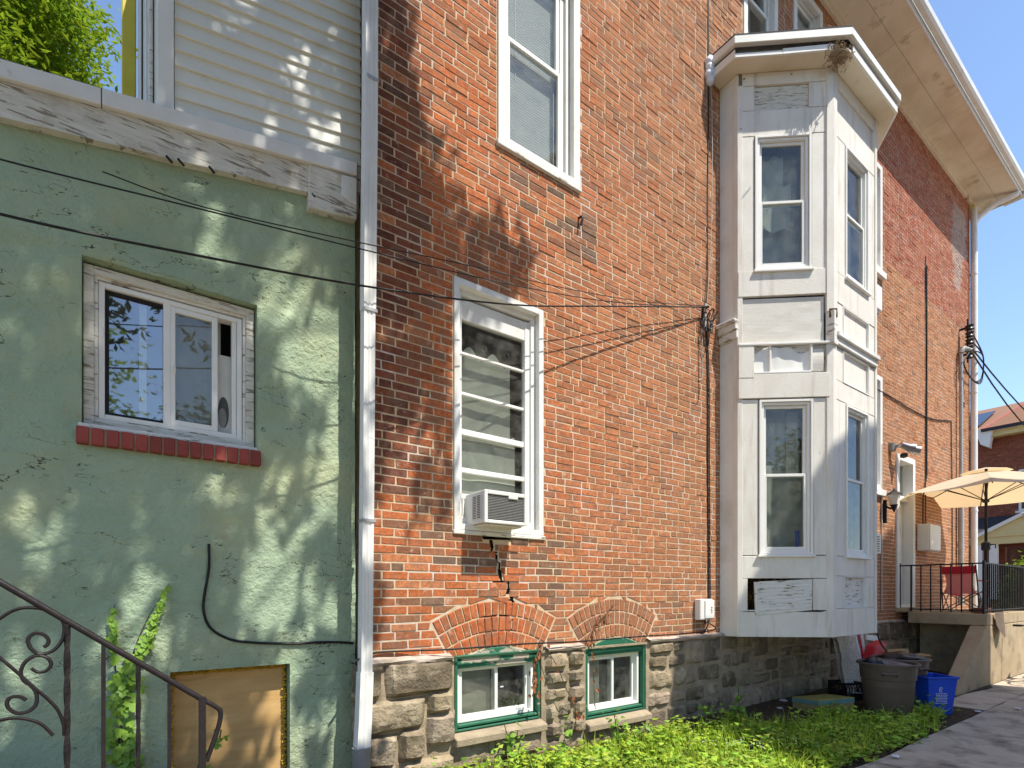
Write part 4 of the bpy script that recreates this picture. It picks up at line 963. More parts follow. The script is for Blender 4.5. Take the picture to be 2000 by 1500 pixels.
wallcable([W0.p(5.86,.012,8.9), W0.p(5.86,.013,7.4), W0.p(5.84,.012,6.2), W0.p(5.83,.02,5.4), W0.p(5.78,.03,4.98)], .007, 'black cable running straight up the brick from the anchor to the bay roof')
wallcable([W0.p(5.885,.02,7.95), W0.p(5.885,.05,7.2), W0.p(5.87,.045,5.9), W0.p(5.80,.03,5.02)], .0045, 'thin pale wire hanging down from the bay roof corner', 'cable_white')
wallcable([W0.p(5.80,.02,4.85), W0.p(5.84,.013,4.2), W0.p(5.845,.013,3.0), W0.p(5.86,.012,2.0), W0.p(5.862,.013,1.42), W0.p(5.87,.014,1.15), W0.p(5.77,.02,1.02), W0.p(5.70,.02,1.0)], .009, 'thick black cable down the brick passing the phone box')
wallcable([W0.p(5.82,.02,4.8), W0.p(5.875,.013,4.1), W0.p(5.885,.013,2.6), W0.p(5.90,.012,1.5), W0.p(5.88,.013,1.2), W0.p(5.76,.03,1.12), W0.p(5.74,.05,1.17)], .006, 'thinner dark cable curling up into the base of the phone box')
wallcable([W0.p(5.66,.02,4.85), W0.p(5.665,.012,4.3), W0.p(5.67,.012,3.9), W0.p(5.62,.012,3.78), W0.p(5.55,.012,3.78)], .004, 'loose thin black wire end hooked to the left below the anchor')
wallcable([W0.p(5.72,.02,4.8), W0.p(5.74,.012,4.3), W0.p(5.73,.012,4.12), W0.p(5.66,.012,4.08)], .0045, 'loose white wire end bent left below the anchor', 'cable_white')
pts = [(727,1276),(800,1271),(882,1268),(1000,1259),(1060,1256),(1130,1253),(1250,1243),(1330,1238),(1395,1230)]
wallcable([W0.p(1.35,.13,.985)]+[onY(x, y, -.10 if x > 860 else -.03) for x, y in pts]+[W0.p(5.86,.03,1.12)], .008, 'black cable strung along the top of the stone basement')
pts = [(408,1068),(408,1110),(399,1165),(398,1195),(410,1225),(440,1245),(480,1254),(560,1257),(640,1254),(690,1256)]
wallcable([onY(408,1066,.16)]+[onY(x, y, .135) for x, y in pts], .0095, 'thick black cable curving down and across the green stucco')
wallcable([onY(1712,760,-.012), onY(1740,775,-.02), onY(1780,800,-.02), onY(1820,818,-.02), onY(1857,822,-.02)], .012, 'dark cable sagging across the brick above the door')
wallcable([onY(1808,500,-.02), onY(1809,700,-.02), onY(1808,900,-.02), onY(1808,1040,-.02)], .009, 'straight dark cable running down the front part of the brick wall')
wallcable([onY(1858,822,-.02), onY(1860,1000,-.02), onY(1860,1150,-.02)], .012, 'thin brown pipe running down the brick near the front corner', 'rag')
# electric mast with insulators at the front corner
t = thing('service_mast', 'grey electric service pipe with weatherhead near the front corner', 'pipe', W0.p(15.6, .07, 1.2))
a = onY(1877, 690, -.08)
m = MB(); m.tube([V((a.x, -.08, 1.2)), V((a.x, -.08, 3.7))], .055, 10); m.build('pipe', 'galv', t, smooth=50)
m = MB(); m.tube([V((a.x, -.08, 3.7)), V((a.x, -.08, a.z))], .035, 10); m.build('upper_pipe', 'galv', t, smooth=50)
m = MB(); m.tube([V((a.x,-.08,a.z)), V((a.x+.05,-.1,a.z+.1)), V((a.x+.22,-.2,a.z+.08))], [.05,.07,.055], 10); m.build('weatherhead', 'metal_grey', t, smooth=50)
b = onY(1893, 665, -.18)
t = thing('insulator_rack', 'dark rack of stacked insulators on the front corner of the brick', 'insulator', V((b.x, 0, b.z-.3)))
m = MB(); m.tube([b+V((0,.03,-.5)), b+V((0,.03,.5))], .015, 6); m.bar(b+V((0,.2,.3)), b+V((0,.0,.3)), .04); m.bar(b+V((0,.2,-.3)), b+V((0,.0,-.3)), .04); m.build('rod', 'iron', t)
for k in range(5):
    m = MB(); m.lathe(b+V((.03,0,-.34+.16*k)), [(.02,-.06),(.085,-.045),(.06,0),(.085,.045),(.02,.06)], 10); m.build('insulator', 'black_plastic', t, smooth=40)
def svc(p, label, sag, up=0):
    end = onX(2075, 872, 31)+V((0, 0, up)); q = [p.lerp(end, k/8)+V((0,0,-sag*4*(k/8)*(1-k/8))) for k in range(9)]
    m = MB(); m.tube(q, .018, 5); tag(m.build('service_cable', 'cable', None), label, 'cable', 'service cables to the street')
svc(b+V((.02,-.05,-.2)), 'upper black service cable from the insulators towards the street', .25, .25); svc(b+V((.0,-.08,-.36)), 'lower black service cable from the insulators towards the street', .55)
m = MB()
for k in range(3):
    m.tube(smooth_path([b+V((0,-.05,.15-.2*k)), b+V((.4,-.15,-.3)), b+V((.5,-.1,-.75-.05*k)), b+V((.1,-.05,-.9)), b+V((-.3,.02,-.6)), V((a.x+.2,-.2,a.z+.07))]), .014, 5)
tag(m.build('drip_loop', 'cable', None), 'loops of black wire hanging between insulators and weatherhead', 'cable')
# floodlight and lantern by the door
a = onY(1750, 872, -.10)
t = thing('flood_light', 'twin silver floodlight on the brick above the door', 'lamp', V((a.x, 0, a.z)))
m = MB(); m.lathe(V((a.x,-.03,a.z)), [(.07,-.07),(.07,.07)], 12); m.bar(V((a.x,-.02,a.z)), V((a.x,-.15,a.z)), .05); m.build('base', 'metal_grey', t)
for dx, dz in ((.12,-.03),(.38,-.02)):
    m = MB(); m.tube([V((a.x+dx-.08,-.16,a.z+.03)), V((a.x+dx+.02,-.22,a.z-.01)), V((a.x+dx+.12,-.28,a.z-.04))], [.05,.06,.09], 12); m.build('lamp_head', 'silver', t, smooth=40)
m = MB(); m.lathe(V((a.x+.2,-.16,a.z-.15)), [(.001,-.05),(.06,-.03),(.06,.03),(.02,.05)], 10); m.build('sensor', 'black_plastic', t)
a = onY(1745, 975, -.16)
t = thing('wall_lantern', 'black wall lantern with glass panes beside the door', 'lamp', V((a.x, 0, a.z-.2)))
m = MB(); m.bar(V((a.x-.03,-.02,a.z-.42)), V((a.x-.03,-.02,a.z+.0)), .09, .03); m.tube(smooth_path([V((a.x-.03,-.03,a.z-.1)), V((a.x,-.12,a.z-.16)), V((a.x,-.17,a.z-.1))]), .018, 6); m.build('arm', 'iron', t)
m = MB(); m.lathe(V((a.x,-.17,a.z)), [(.06,-.1),(.10,.08)], 6); m.build('lamp_shade', 'lamp_glass', t)
m = MB(); m.lathe(V((a.x,-.17,a.z)), [(.125,.08),(.10,.11),(.03,.15),(.01,.19)], 6); m.lathe(V((a.x,-.17,a.z-.13)), [(.01,-.1),(.05,0),(.065,.03)], 6); m.build('cap', 'iron', t)
m = MB(); m.tube([V((a.x-.12,-.02,a.z+1.0)), V((a.x-.12,-.02,a.z-2.0))], .012, 6); tag(m.build('lamp_conduit', 'cable_white'), 'thin pale conduit on the brick left of the door', 'pipe')
# iron hook left in the brick
a = onY(1132, 432, -.02); m = MB(); m.tube(smooth_path([a+V((0,.02,.04)), a+V((.01,-.03,.03)), a+V((0,-.02,-.05))]), .012, 6); tag(m.build('iron_hook', 'iron'), 'small black iron hook in the brick below the upper window', 'hook')
# foam blob at the bay roof end
m = MB()
for k in range(9): c = W0.p(5.86+.02*sin(k*2.4), .03, 7.80+.032*k); m.lathe(c, [(.001,-.06),(.05,-.03),(.055,.02),(.02,.06),(.001,.065)], 8)
tag(m.build('sealant_blob', 'print_white', None, smooth=60), 'lumps of white sealant where the bay roof meets the brick', 'sealant')

# ================================================================= PORCH
porch = thing('concrete_porch', 'brown concrete porch with sloping cheek wall and open recess', 'porch', (13.2, -.65, -.1))
PX0, PX1, PD, PZ = 11.9, 14.6, 1.3, 1.13
m = MB(); m.box(W0, PX0, PX1, .16, PD, PZ-.2, PZ); m.build('slab', 'concrete', porch, bevel=.012)
m = MB()
poly = [(10.25,-.2),(10.47,-.2),(PX0+.22,.90),(PX1-.0,.93),(PX1,-.2),(10.6,-.2)]
poly = [(10.22,-.2),(PX1,-.2),(PX1,PZ-.203),(PX0+.002,PZ-.203)]
m.prism([W0.p(s, PD-.002, z) for s, z in poly], V((0, .23, 0))); m.build('cheek_wall', 'concrete', porch, bevel=.014)
m = MB(); m.box(W0, PX0+.7, PX0+.9, .14, PD-.24, -.2, PZ-.205); m.build('recess_wall', 'concrete', porch)
for k in range(5):
    m = MB(); m.box(W0, PX1+.005+.30*k, PX1+.30*(k+1), .16, PD, -.2, PZ-.19*(k+1)); m.build('step', 'concrete', porch, bevel=.01)
# railing
rail = thing('porch_railing', 'black iron railing round the concrete porch', 'railing', (13, -.65, PZ))
FS = Fr((PX0+.04, 0), (0, -1))
m = MB(); m.box(FS, .04, PD-.04, -.012, .012, PZ+.86, PZ+.885); m.box(FS, .04, PD-.04, -.012, .012, PZ+.05, PZ+.07); m.build('rail', 'iron', rail)
m = MB(); m.box(W0, PX0+.05, PX1, PD-.062, PD-.038, PZ+.86, PZ+.885); m.box(W0, PX0+.05, PX1, PD-.062, PD-.038, PZ+.05, PZ+.07); m.build('rail', 'iron', rail)
bal = MB(); bal.bar(V((PX0+.04, -.2, PZ+.02)), V((PX0+.04, -.2, PZ+.86)), .018); b0 = bal.build('baluster', 'iron', rail)
for k in range(1, 9): place('baluster', b0.data, rail, V((PX0+.04, -.06-.148*k, PZ+.02)))
for k in range(22): place('baluster', b0.data, rail, V((PX0+.16+.118*k, -PD+.05, PZ+.02)))
for (x, y) in ((PX0+.04,-PD+.05),(PX1-.02,-PD+.05),(PX0+.04,-.02)):
    m = MB(); m.bar(V((x,y,PZ)), V((x,y,PZ+.92)), .035); m.build('post', 'iron', rail)
m = MB(); m.bar(V((PX1-.02,-PD+.05,PZ+.875)), V((PX1+1.6,-PD+.05,PZ-.15)), .03); m.bar(V((PX1-.02,-PD+.05,PZ+.08)), V((PX1+1.6,-PD+.05,PZ-.95)), .025); m.build('sloping_rail', 'iron', rail)
for k in range(13): place('baluster', b0.data, rail, V((PX1+.1+.118*k, -PD+.05, PZ+.02-(.08+.118*k)*.64)))
# bundled tarp on the railing corner
m = MB()
m.grid(lambda a, b: V((PX0+.35+.5*a, -PD-.02-.06*sin(a*pi)-.03*b, PZ+.03-.45*b*(.5+.5*sin(a*3)))), 10, 8)
tag(m.build('rag', 'rag', None, smooth=60, fixn=False), 'brown rag draped over the porch slab corner', 'rag')
m = MB(); m.box(W0, PX0+.28, PX0+.50, PD-.25, PD-.05, PZ+.002, PZ+.1); tag(m.build('loose_brick', 'far_brick', None, bevel=.008), 'loose brick lying on the porch slab corner', 'brick')
# folding chair (its back to us)
c = V((12.95, -.70, PZ))
ch = thing('folding_chair', 'red folding camp chair with pale red back on the porch', 'chair', c)
def cp(x, y, z): return c+V((x, y, z))                # x: into the view, y: across
m = MB(); 
def backf(a, b):
    y = -.25+.5*a; w = .04*sin(pi*b) if 0 < b < 1 else 0; y *= 1-.22*sin(pi*min(1, b*1.1))
    return cp(-.12-.10*b+.05*sin(pi*a), y, .34+.50*b)
m.grid(backf, 12, 10); bk = m.build('backrest', 'red_pale', ch, smooth=60, fixn=False)
m = MB(); m.grid(lambda a, b: cp(-.245+.045*sin(pi*a), -.26+.52*a, .72+.14*b), 12, 2); m.build('head_band', 'red_deep', ch, smooth=60, fixn=False)
m = MB(); m.grid(lambda a, b: cp(-.14+.42*b, -.25+.5*a, .37-.07*sin(pi*a)*(1-.3*b)), 10, 6); m.build('seat', 'red_deep', ch, smooth=60, fixn=False)
for y in (-.27, .27):
    m = MB(); m.tube([cp(-.08, y, .03), cp(-.16, y, .5), cp(-.25, y*.97, .88)], .011, 6); m.build('back_pole', 'iron', ch)
    m = MB(); m.grid(lambda a, b: cp(-.22+.5*a, y+.045*(b-.5)*2+(.03 if y > 0 else -.03), .60-.03*sin(pi*a)), 6, 2); m.build('armrest', 'red_pale', ch, smooth=60, fixn=False)
for (y0, x0, x1) in ((1,-.1,-.1),(-1,-.1,-.1),(1,.28,.28),(-1,.28,.28),):
    m = MB(); m.tube([cp(x0, .27*y0, .02), cp(x1, -.25*y0, .40)], .010, 6); m.build('leg', 'galv', ch)
for y in (-.27, .27):
    for s in (0, 1):
        m = MB(); m.tube([cp(-.1 if s else .28, y, .02), cp(.28 if s else -.1, y, .38)], .010, 6); m.build('leg', 'galv', ch)
# umbrella
c = V((13.26, -.98, PZ))
um = thing('patio_umbrella', 'tan canvas patio umbrella standing on the porch', 'umbrella', c)
m = MB(); m.lathe(c, [(.24,0),(.24,.05),(.06,.09),(.04,.28)], 20); m.build('base', 'black_plastic', um, smooth=30)
tp = c+V((.02, 0, 2.72))
m = MB(); m.tube([c+V((0,0,.05)), tp], .024, 10); m.build('pole', 'iron', um, smooth=40)
RA, DR = 1.62, .47
def cz_(r): return 2.68-DR*(r/RA)**1.15
m = MB(); nn = 8
for k in range(nn):
    a0, a1 = 2*pi*(k+.35)/nn, 2*pi*(k+1.35)/nn
    def fn(a, b, a0=a0, a1=a1):
        r = RA*(.16+.84*b); e0 = V((cos(a0), sin(a0), 0))*r; e1 = V((cos(a1), sin(a1), 0))*r
        p = e0.lerp(e1, a); p *= 1-.05*b*sin(pi*a); sagz = -.05*b*sin(pi*a)*(1-b*.5)
        return c+V((p.x, p.y, cz_(r)+sagz))
    g = MB(); g.grid(fn, 6, 8); g.build('canopy_panel', 'canopy', um, smooth=70, fixn=False)
m = MB()
for k in range(nn):
    a0, a1 = 2*pi*(k+.35)/nn, 2*pi*(k+1.35)/nn
    m.grid(lambda a, b, a0=a0, a1=a1: c+V((*(V((cos(a0),sin(a0)))*(RA*(.02+.22*b))).lerp(V((cos(a1),sin(a1)))*(RA*(.02+.22*b)), a), 2.735-.085*b)), 4, 3)
m.build('vent_cap', 'canopy', um, smooth=70, fixn=False)
for k in range(nn):
    a = 2*pi*(k+.35)/nn; d = V((cos(a), sin(a), 0))
    m = MB(); m.tube([c+d*(RA*f)+V((0,0,cz_(RA*f)-.02)) for f in (.03,.25,.5,.75,.985)], .010, 5); m.build('rib', 'iron', um)
    m = MB(); m.tube([c+d*.03+V((0,0,2.12)), c+d*(RA*.48)+V((0,0,cz_(RA*.48)-.025))], .008, 5); m.build('strut', 'iron', um)
m = MB(); m.lathe(c+V((0,0,2.10)), [(.03,-.03),(.055,-.02),(.055,.03),(.03,.04)], 10); m.build('hub', 'black_plastic', um)
m = MB(); m.lathe(c+V((0,0,1.25)), [(.03,-.10),(.07,-.07),(.075,.05),(.03,.09)], 12); m.tube([c+V((0,-.06,1.27)), c+V((.0,-.14,1.27)), c+V((.0,-.14,1.2))], .012, 6); m.build('crank', 'black_plastic', um, smooth=40)
for z in (.78, .14):
    m = MB(); m.box(Fr((c.x, c.y), (0,-1)), -.05, .10, -.045, .045, z, z+.1); m.build('clamp', 'orange_plastic', um, bevel=.008)
# ================================================================= BINS AND RUBBISH
def trash_can(c, label, rot=0, h=.70):
    t = thing('trash_can', label, 'trash can', c, 'round trash cans by the porch')
    m = MB(); m.lathe(c, [(.245,0),(.255,.02),(.285,h*.68),(.292,h*.70),(.300,h*.705),(.315,h-.03),(.318,h-.028),(.305,h-.03),(.285,h*.66),(.25,.03)], 40); m.build('body', 'can', t, smooth=35)
    m = MB(); m.lathe(c, [(.316,h-.03),(.345,h-.028),(.348,h-.008),(.335,h),(.31,h-.004),(.308,h-.03)], 40, cap=False); m.build('rim', 'can', t, smooth=50)
    for s in (0, pi):
        m = MB(); a = rot+s; m.tube([c+V((.31*cos(a-.22), .31*sin(a-.22), h*.80)), c+V((.37*cos(a-.2), .37*sin(a-.2), h*.84)), c+V((.37*cos(a+.2), .37*sin(a+.2), h*.84)), c+V((.31*cos(a+.22), .31*sin(a+.22), h*.80))], .016, 6); m.build('handle', 'can', t)
    return t
c1 = onZ(1734, 1399, -.09); c2 = onZ(1758, 1383, -.09)
trash_can(c1, 'brown round trash can in the weeds, nearer the camera, grey bag inside', .4)
trash_can(c2, 'second trash can half hidden behind the nearer brown one, black bag inside', 1.1)
def bagmesh(c, rx, ry, rz, mat, label, seed):
    m = MB()
    def fn(a, b):
        th = 2*pi*a; ph = pi*b; d = V((cos(th)*sin(ph), sin(th)*sin(ph), cos(ph)))
        k = 1+.28*nz(d.x*2+seed, d.y*2, d.z*2)+.16*abs(nz(d.x*5, d.y*5+seed, d.z*5))
        return c+V((d.x*rx*k, d.y*ry*k, d.z*rz*k))
    m.grid(fn, 30, 18); return tag(m.build('trash_bag', mat, None, smooth=70, fixn=False), label, 'trash bag')
bagmesh(c1+V((.02,.0,.625)), .26, .27, .075, 'bag_grey', 'grey plastic bag slumped in the nearer brown can', 3)
bagmesh(c1+V((-.14,.10,.68)), .13, .13, .07, 'bag', 'small dark bag at the left rim of the nearer brown can', 5)
bagmesh(c2+V((-.02,-.03,.67)), .25, .25, .10, 'bag', 'black plastic bag bulging out of the rear trash can', 8)
# blue recycling bin
c = onZ(1818, 1392, -.09)
t = thing('recycling_bin', 'blue plastic recycling bin with a white printed mark', 'bin', c)
BF = Fr((c.x, c.y), (cos(-.55), sin(-.55))); h = .50
m = MB()
def tub(z, e): return [BF.p(u*(.172+e), n*(.16+e), c.z+z) for (u, n) in ((-1,1),(1,1),(1,-1),(-1,-1))]
lv = [tub(0, -.02), tub(.01, -.012), tub(h-.03, .03), tub(h-.028, .045), tub(h, .047), tub(h, .03), tub(.02, -.03)]
Pn = [p for l_ in lv for p in l_]; fs = [(3,2,1,0)] + [(i*4+k, i*4+(k+1)%4, (i+1)*4+(k+1)%4, (i+1)*4+k) for i in range(len(lv)-1) for k in range(4)] + [(24,25,26,27)]
m.add(Pn, fs); m.build('tub', 'blue', t, bevel=.006)
m = MB()
def on_front(u, w): k = w/h; return BF.p(u*.75, .16-.012+.042*k+.0025, c.z+w)
for k in range(16):
    a0, a1 = .5+5.2*k/16, .5+5.2*(k+1)/16
    m.add([on_front(-.03+r*cos(a), .335+r*sin(a)) for r, a in ((.026,a0),(.034,a0),(.034,a1),(.026,a1))], [(0,1,2,3)])
m.add([on_front(u, w) for u, w in ((-.05,.331),(-.008,.331),(-.008,.339),(-.05,.339))], [(0,1,2,3)])
for r_ in range(7):
    u = -.12+.008*(r_ % 3); w = .28-.021*r_
    while u < .09:
        L = R.uniform(.012,.04); m.add([on_front(a, b) for a, b in ((u,w),(u+L,w),(u+L,w+.008),(u,w+.008))], [(0,1,2,3)]); u += L+.008
m.build('print', 'print_white', t)
# milk crate
c = onZ(1652, 1368, -.07)
t = thing('milk_crate', 'black plastic milk crate on the dirt beside the trash can', 'crate', c)
CF = Fr((c.x, c.y), (cos(-.5), sin(-.5)))
for i, (o, d) in enumerate(((CF.p(-.16,.16,0), CF.u), (CF.p(.16,.16,0), -CF.n), (CF.p(.16,-.16,0), -CF.u), (CF.p(-.16,-.16,0), CF.n))):
    F2 = Fr(o.xy, d.xy); m = MB(); z = c.z
    m.box(F2, 0, .32, -.012, 0, z, z+.10); m.box(F2, 0, .32, -.012, .004, z+.25, z+.28); m.box(F2, 0, .03, -.012, .002, z, z+.28); m.box(F2, .29, .32, -.012, .002, z, z+.28)
    for k in range(6):
        m.bar(F2.p(.03+.045*k,-.006,z+.10), F2.p(.06+.045*k,-.006,z+.25), .008, .008); m.bar(F2.p(.06+.045*k,-.007,z+.10), F2.p(.03+.045*k,-.007,z+.25), .008, .008)
    m.build('side', 'crate', t)
m = MB(); m.box(CF, -.158, .158, -.158, .158, c.z+.002, c.z+.015); m.build('bottom', 'crate', t)
# foam cushion block
c = onZ(1607, 1392, -.06)
t = thing('foam_cushion', 'torn yellow foam cushion with teal edge lying by the wall', 'cushion', c)
KF = Fr((c.x, c.y), (cos(-.30), sin(-.30)))
def slab(z0, z1, e, mat, name, jag=0):
    m = MB(); nu = 14
    ring = [(-.30+.6*i/nu, .20) for i in range(nu)]+[(.30, .20-.4*i/9) for i in range(9)]+[(.30-.6*i/nu, -.20) for i in range(nu)]+[(-.30, -.20+.4*i/9) for i in range(9)]
    top = [KF.p(u*(1+e), n*(1+e), c.z+z1+.03*(n/.4)) for u, n in ring]; bot = [KF.p(u*(1+e)+R.uniform(-jag,jag), n*(1+e)+R.uniform(-jag,jag), c.z+z0+.03*(n/.4)) for u, n in ring]
    N_ = len(ring); m.add(bot+top, [(i, (i+1)%N_, N_+(i+1)%N_, N_+i) for i in range(N_)]+[tuple(range(N_-1,-1,-1)), tuple(range(N_, 2*N_))]); return m.build(name, mat, t)
slab(0, .135, -.02, 'foam_torn', 'torn_core', .018); slab(.136, .195, .01, 'foam_teal', 'edge_band'); slab(.1955, .205, .012, 'foam_block', 'top_sheet')
# fleece covered board leaning under the bay
m = MB(); b0 = onY(1627, 1246, -.36); b0.y = -.52; b0.z = .02; sx = V((.62, -.02, 0)); up = V((.0, .15, .86))
def fl(a, b): return b0+sx*a+up*b+V((-.03*sin(b*7), -.03-.035*abs(nz(a*4, b*5, 2))-.02*nz(a*9, b*9), .03*sin(a*4)*b))
m.grid(fl, 18, 20); m.grid(lambda a, b: b0+sx*a+up*b+V((0,.02,0)), 2, 2)
tag(m.build('fleece_pad', 'fleece', None, smooth=60, fixn=False), 'dirty white fleece pad leaning under the bay corner', 'pad')
b = onY(1683, 1300, -.62)
for k, (dx, dz, mt, lb) in enumerate(((.02,.44,'print_white','white slat leaning behind the crate, left of the red bag'),(.09,.46,'red','narrow red slat leaning beside the fleece pad'),(.16,.50,'worn_paint','grey weathered slat leaning under the bay corner'))):
    m = MB(); m.bar(b+V((dx,0,0)), b+V((dx+.02+.03*k,.1,dz)), .035, .012); tag(m.build('slat', mt, None, bevel=.003), lb, 'slat')
m = MB(); q = onY(1706, 1243, -.55); m.box(Fr(q.xy, (cos(-.3), sin(-.3))), -.14, .14, -.03, .0, q.z-.05, q.z+.03, sh=-.12); tag(m.build('white_board', 'white_vinyl', None, bevel=.004), 'short white board propped against the bay behind the red bag', 'board')
# red bag with black strap
rb = onY(1706, 1276, -.72)
t = thing('shopping_bag', 'bright red shopping bag with black strap behind the trash cans', 'bag', rb)
m = MB(); m.hexa([rb+V(p) for p in ((-.22,-.06,-.16),(.16,-.10,-.12),(.18,.06,-.12),(-.20,.10,-.16),(-.06,-.05,.10),(.24,-.08,.16),(.24,.06,.19),(-.02,.10,.12))]); m.build('body', 'red', t, bevel=.02)
m = MB(); m.tube(smooth_path([rb+V((-.06,-.07,.30)), rb+V((.0,-.09,.16)), rb+V((.1,-.12,.05)), rb+V((.2,-.11,.0))]), .013, 6); m.build('strap', 'black_plastic', t)
# cardboard box
cb = onY(1770, 1284, -.62); t = thing('cardboard_box', 'open brown cardboard box behind the rear trash can', 'box', cb)
BX = Fr(cb.xy, (cos(-.5), sin(-.5))); m = MB(); m.ring(BX, -.20, .20, -.14, .14, cb.z-.3, cb.z-.02, .008); m.box(BX, -.19, .19, -.13, .13, cb.z-.29, cb.z-.28); m.build('carton', 'card', t)
for (a, b_, cc, d) in (((-.20,.14),(.20,.14),(.24,.26),(-.22,.26)), ((.20,.14),(.20,-.14),(.33,-.12),(.33,.12)), ((-.20,-.14),(.20,-.14),(.19,-.16),(-.19,-.16)), ((-.20,.14),(-.20,-.14),(-.29,-.10),(-.29,.10))):
    m = MB(); zz = cb.z-.02; hh = .14 if a[1] == b_[1] and a[1] < 0 else .07
    pts = [BX.p(*a, zz), BX.p(*b_, zz), BX.p(*cc, zz+hh), BX.p(*d, zz+hh)]; m.prism(pts, V((0,0,.005))); m.build('flap', 'card', t)
# lumps of rubble and litter
for (px, py, r, lb) in ((1530,1372,.07,'pale rounded rock on the dirt left of the cushion'),(1548,1373,.04,'small grey stone beside the pale rock'),(1522,1386,.05,'flat stone half buried in the dirt'),(1575,1345,.06,'grey rock against the foundation behind the cushion')):
    c = onZ(px, py, -.02); m = MB(); m.grid(lambda a, b: c+V((cos(2*pi*a)*sin(pi*b)*r*(1+.3*nz(a*3,b*3,r*50)), sin(2*pi*a)*sin(pi*b)*r, cos(pi*b)*r*.75)), 12, 8); tag(m.build('rock', 'rock', None, smooth=30, fixn=False), lb, 'rock')
m = MB(); c = onZ(1665, 1352, .09); m.bar(c, c+V((.42,-.1,-.06)), .022, .012); tag(m.build('stick', 'print_white', None), 'thin white stick lying across crate and cushion', 'stick')
for (px, py, lb) in ((1912,1391,'crumpled white paper on the path near the porch'),(1752,1479,'small blue grey scrap on the near path'),(1990,1385,'white scrap at the far right of the path')):
    c = onZ(px, py, -.075); m = MB(); m.grid(lambda a, b: c+V((.09*(a-.5), .06*(b-.5)+.02*a, .012+.012*nz(a*5, b*5, px))), 4, 4); tag(m.build('paper_scrap', 'print_white', None, fixn=False), lb, 'litter')
# ================================================================= BICYCLE at the right edge
bc = V((12.80, -1.80, -.09)); t = thing('bicycle', 'dark bicycle leaning against the porch steps, mostly cut off', 'bicycle', bc)
def wheel(cx):
    m = MB(); m.tube([bc+V((cx+.33*cos(a), 0, .34+.33*sin(a))) for a in [k*2*pi/28 for k in range(29)]], .02, 6, cap=False); w = m.build('wheel', 'black_plastic', t, smooth=60)
    m = MB()
    for k in range(16): a = k*pi/8; m.tube([bc+V((cx, .0, .34)), bc+V((cx+.31*cos(a), 0, .34+.31*sin(a)))], .0025, 4)
    m.build('spokes', 'silver', w)
wheel(0); wheel(1.05)
m = MB()
for a, b in (((0,.34),(.14,.86)),((.14,.80),(.62,.74)),((.12,.72),(.5,.34)),((.62,.80),(.5,.34)),((.5,.34),(1.05,.34)),((.62,.74),(1.05,.34))): m.tube([bc+V((a[0],0,a[1])), bc+V((b[0],0,b[1]))], .018, 6)
m.build('frame', 'metal_grey', t)
m = MB(); m.tube(smooth_path([bc+V((.12,-.32,1.0)), bc+V((.14,-.12,1.0)), bc+V((.15,0,.94)), bc+V((.14,.12,1.0)), bc+V((.12,.3,1.0))]), .013, 6); m.build('handlebar', 'iron', t)
for y in (-.33, .31): m = MB(); m.tube([bc+V((.115,y-.06,1.0)), bc+V((.125,y+.06,1.0))], .02, 8); m.build('grip', 'black_plastic', t)
m = MB(); m.hexa([bc+V(p) for p in ((.5,-.02,.84),(.76,-.08,.85),(.76,.08,.85),(.5,.02,.84),(.5,-.02,.88),(.76,-.07,.90),(.76,.07,.90),(.5,.02,.88))]); m.build('saddle', 'black_plastic', t, bevel=.01)
# ================================================================= IRON HANDRAIL at lower left
HY_ = -1.46
hp = lambda x, y, d=0: onY(x, y, HY_+d)
zp = lambda x, y: hp(x/2.7027, 1000+y/2.7027)
hr = thing('iron_handrail', 'black wrought iron handrail with scrolls in front of the green wall', 'railing', (.0, HY_, -.1))
m = MB(); m.tube([hp(-320,940), hp(0,1137), hp(402,1370)], .0115, 8); m.tube(smooth_path([hp(402,1370), hp(421,1380), hp(431,1392), hp(425,1425), hp(403,1487)]), .0095, 8); m.build('rail', 'iron', hr, smooth=50)
m = MB(); e = hp(395, 1362); m.bar(e, V((e.x, e.y, -.1)), .024); m.build('newel', 'iron', hr)
for x, y, tw in ((131,1210,1),(202,1252,0),(270,1290,1),(331,1328,0)):
    e = hp(x, y); m = MB(); zb = e.z-.95
    if tw: m.tube([V((e.x, e.y, e.z-.95*k/40)) for k in range(41)], .0105 if x == 131 else .0085, 4, tw=.35 if x == 131 else .3)
    else: m.bar(e, V((e.x, e.y, zb)), .0135)
    m.build('baluster', 'iron', hr)
for pts in ([(-60,600),(0,562),(70,520),(150,505),(240,516),(310,552),(338,600),(330,670),(285,728),(215,750),(165,722),(148,672),(180,642),(225,645),(255,672),(250,700),(230,714)],
            [(165,825),(200,845),(245,838),(270,803),(248,768),(190,758),(135,790),(110,842),(125,890),(165,918),(192,960),(190,1015),(150,1052),(90,1062),(45,1035),(38,1000),(62,977),(105,975),(140,994)],
            [(-80,700),(0,770),(60,820),(120,872),(190,935),(250,985),(305,1045),(335,1120),(338,1180)], [(-60,1120),(0,1100),(80,1088),(160,1098),(225,1125),(280,1180)]):
    m = MB(); m.tube(smooth_path([zp(*p) for p in pts], 5), .0062, 6); m.build('scroll', 'iron', hr, smooth=60)
st = thing('garden_steps', 'concrete steps carrying the iron handrail', 'steps', (-.5, -2.0, -.1))
for k in range(5):
    m = MB(); x1 = .30-.27*k; m.box(Fr((0,0),(1,0)), -2.6, x1, 1.50, 2.5, -.13 if k == 0 else -.1+.155*k+.001, -.1+.155*(k+1)); m.build('step', 'concrete', st, bevel=.008)
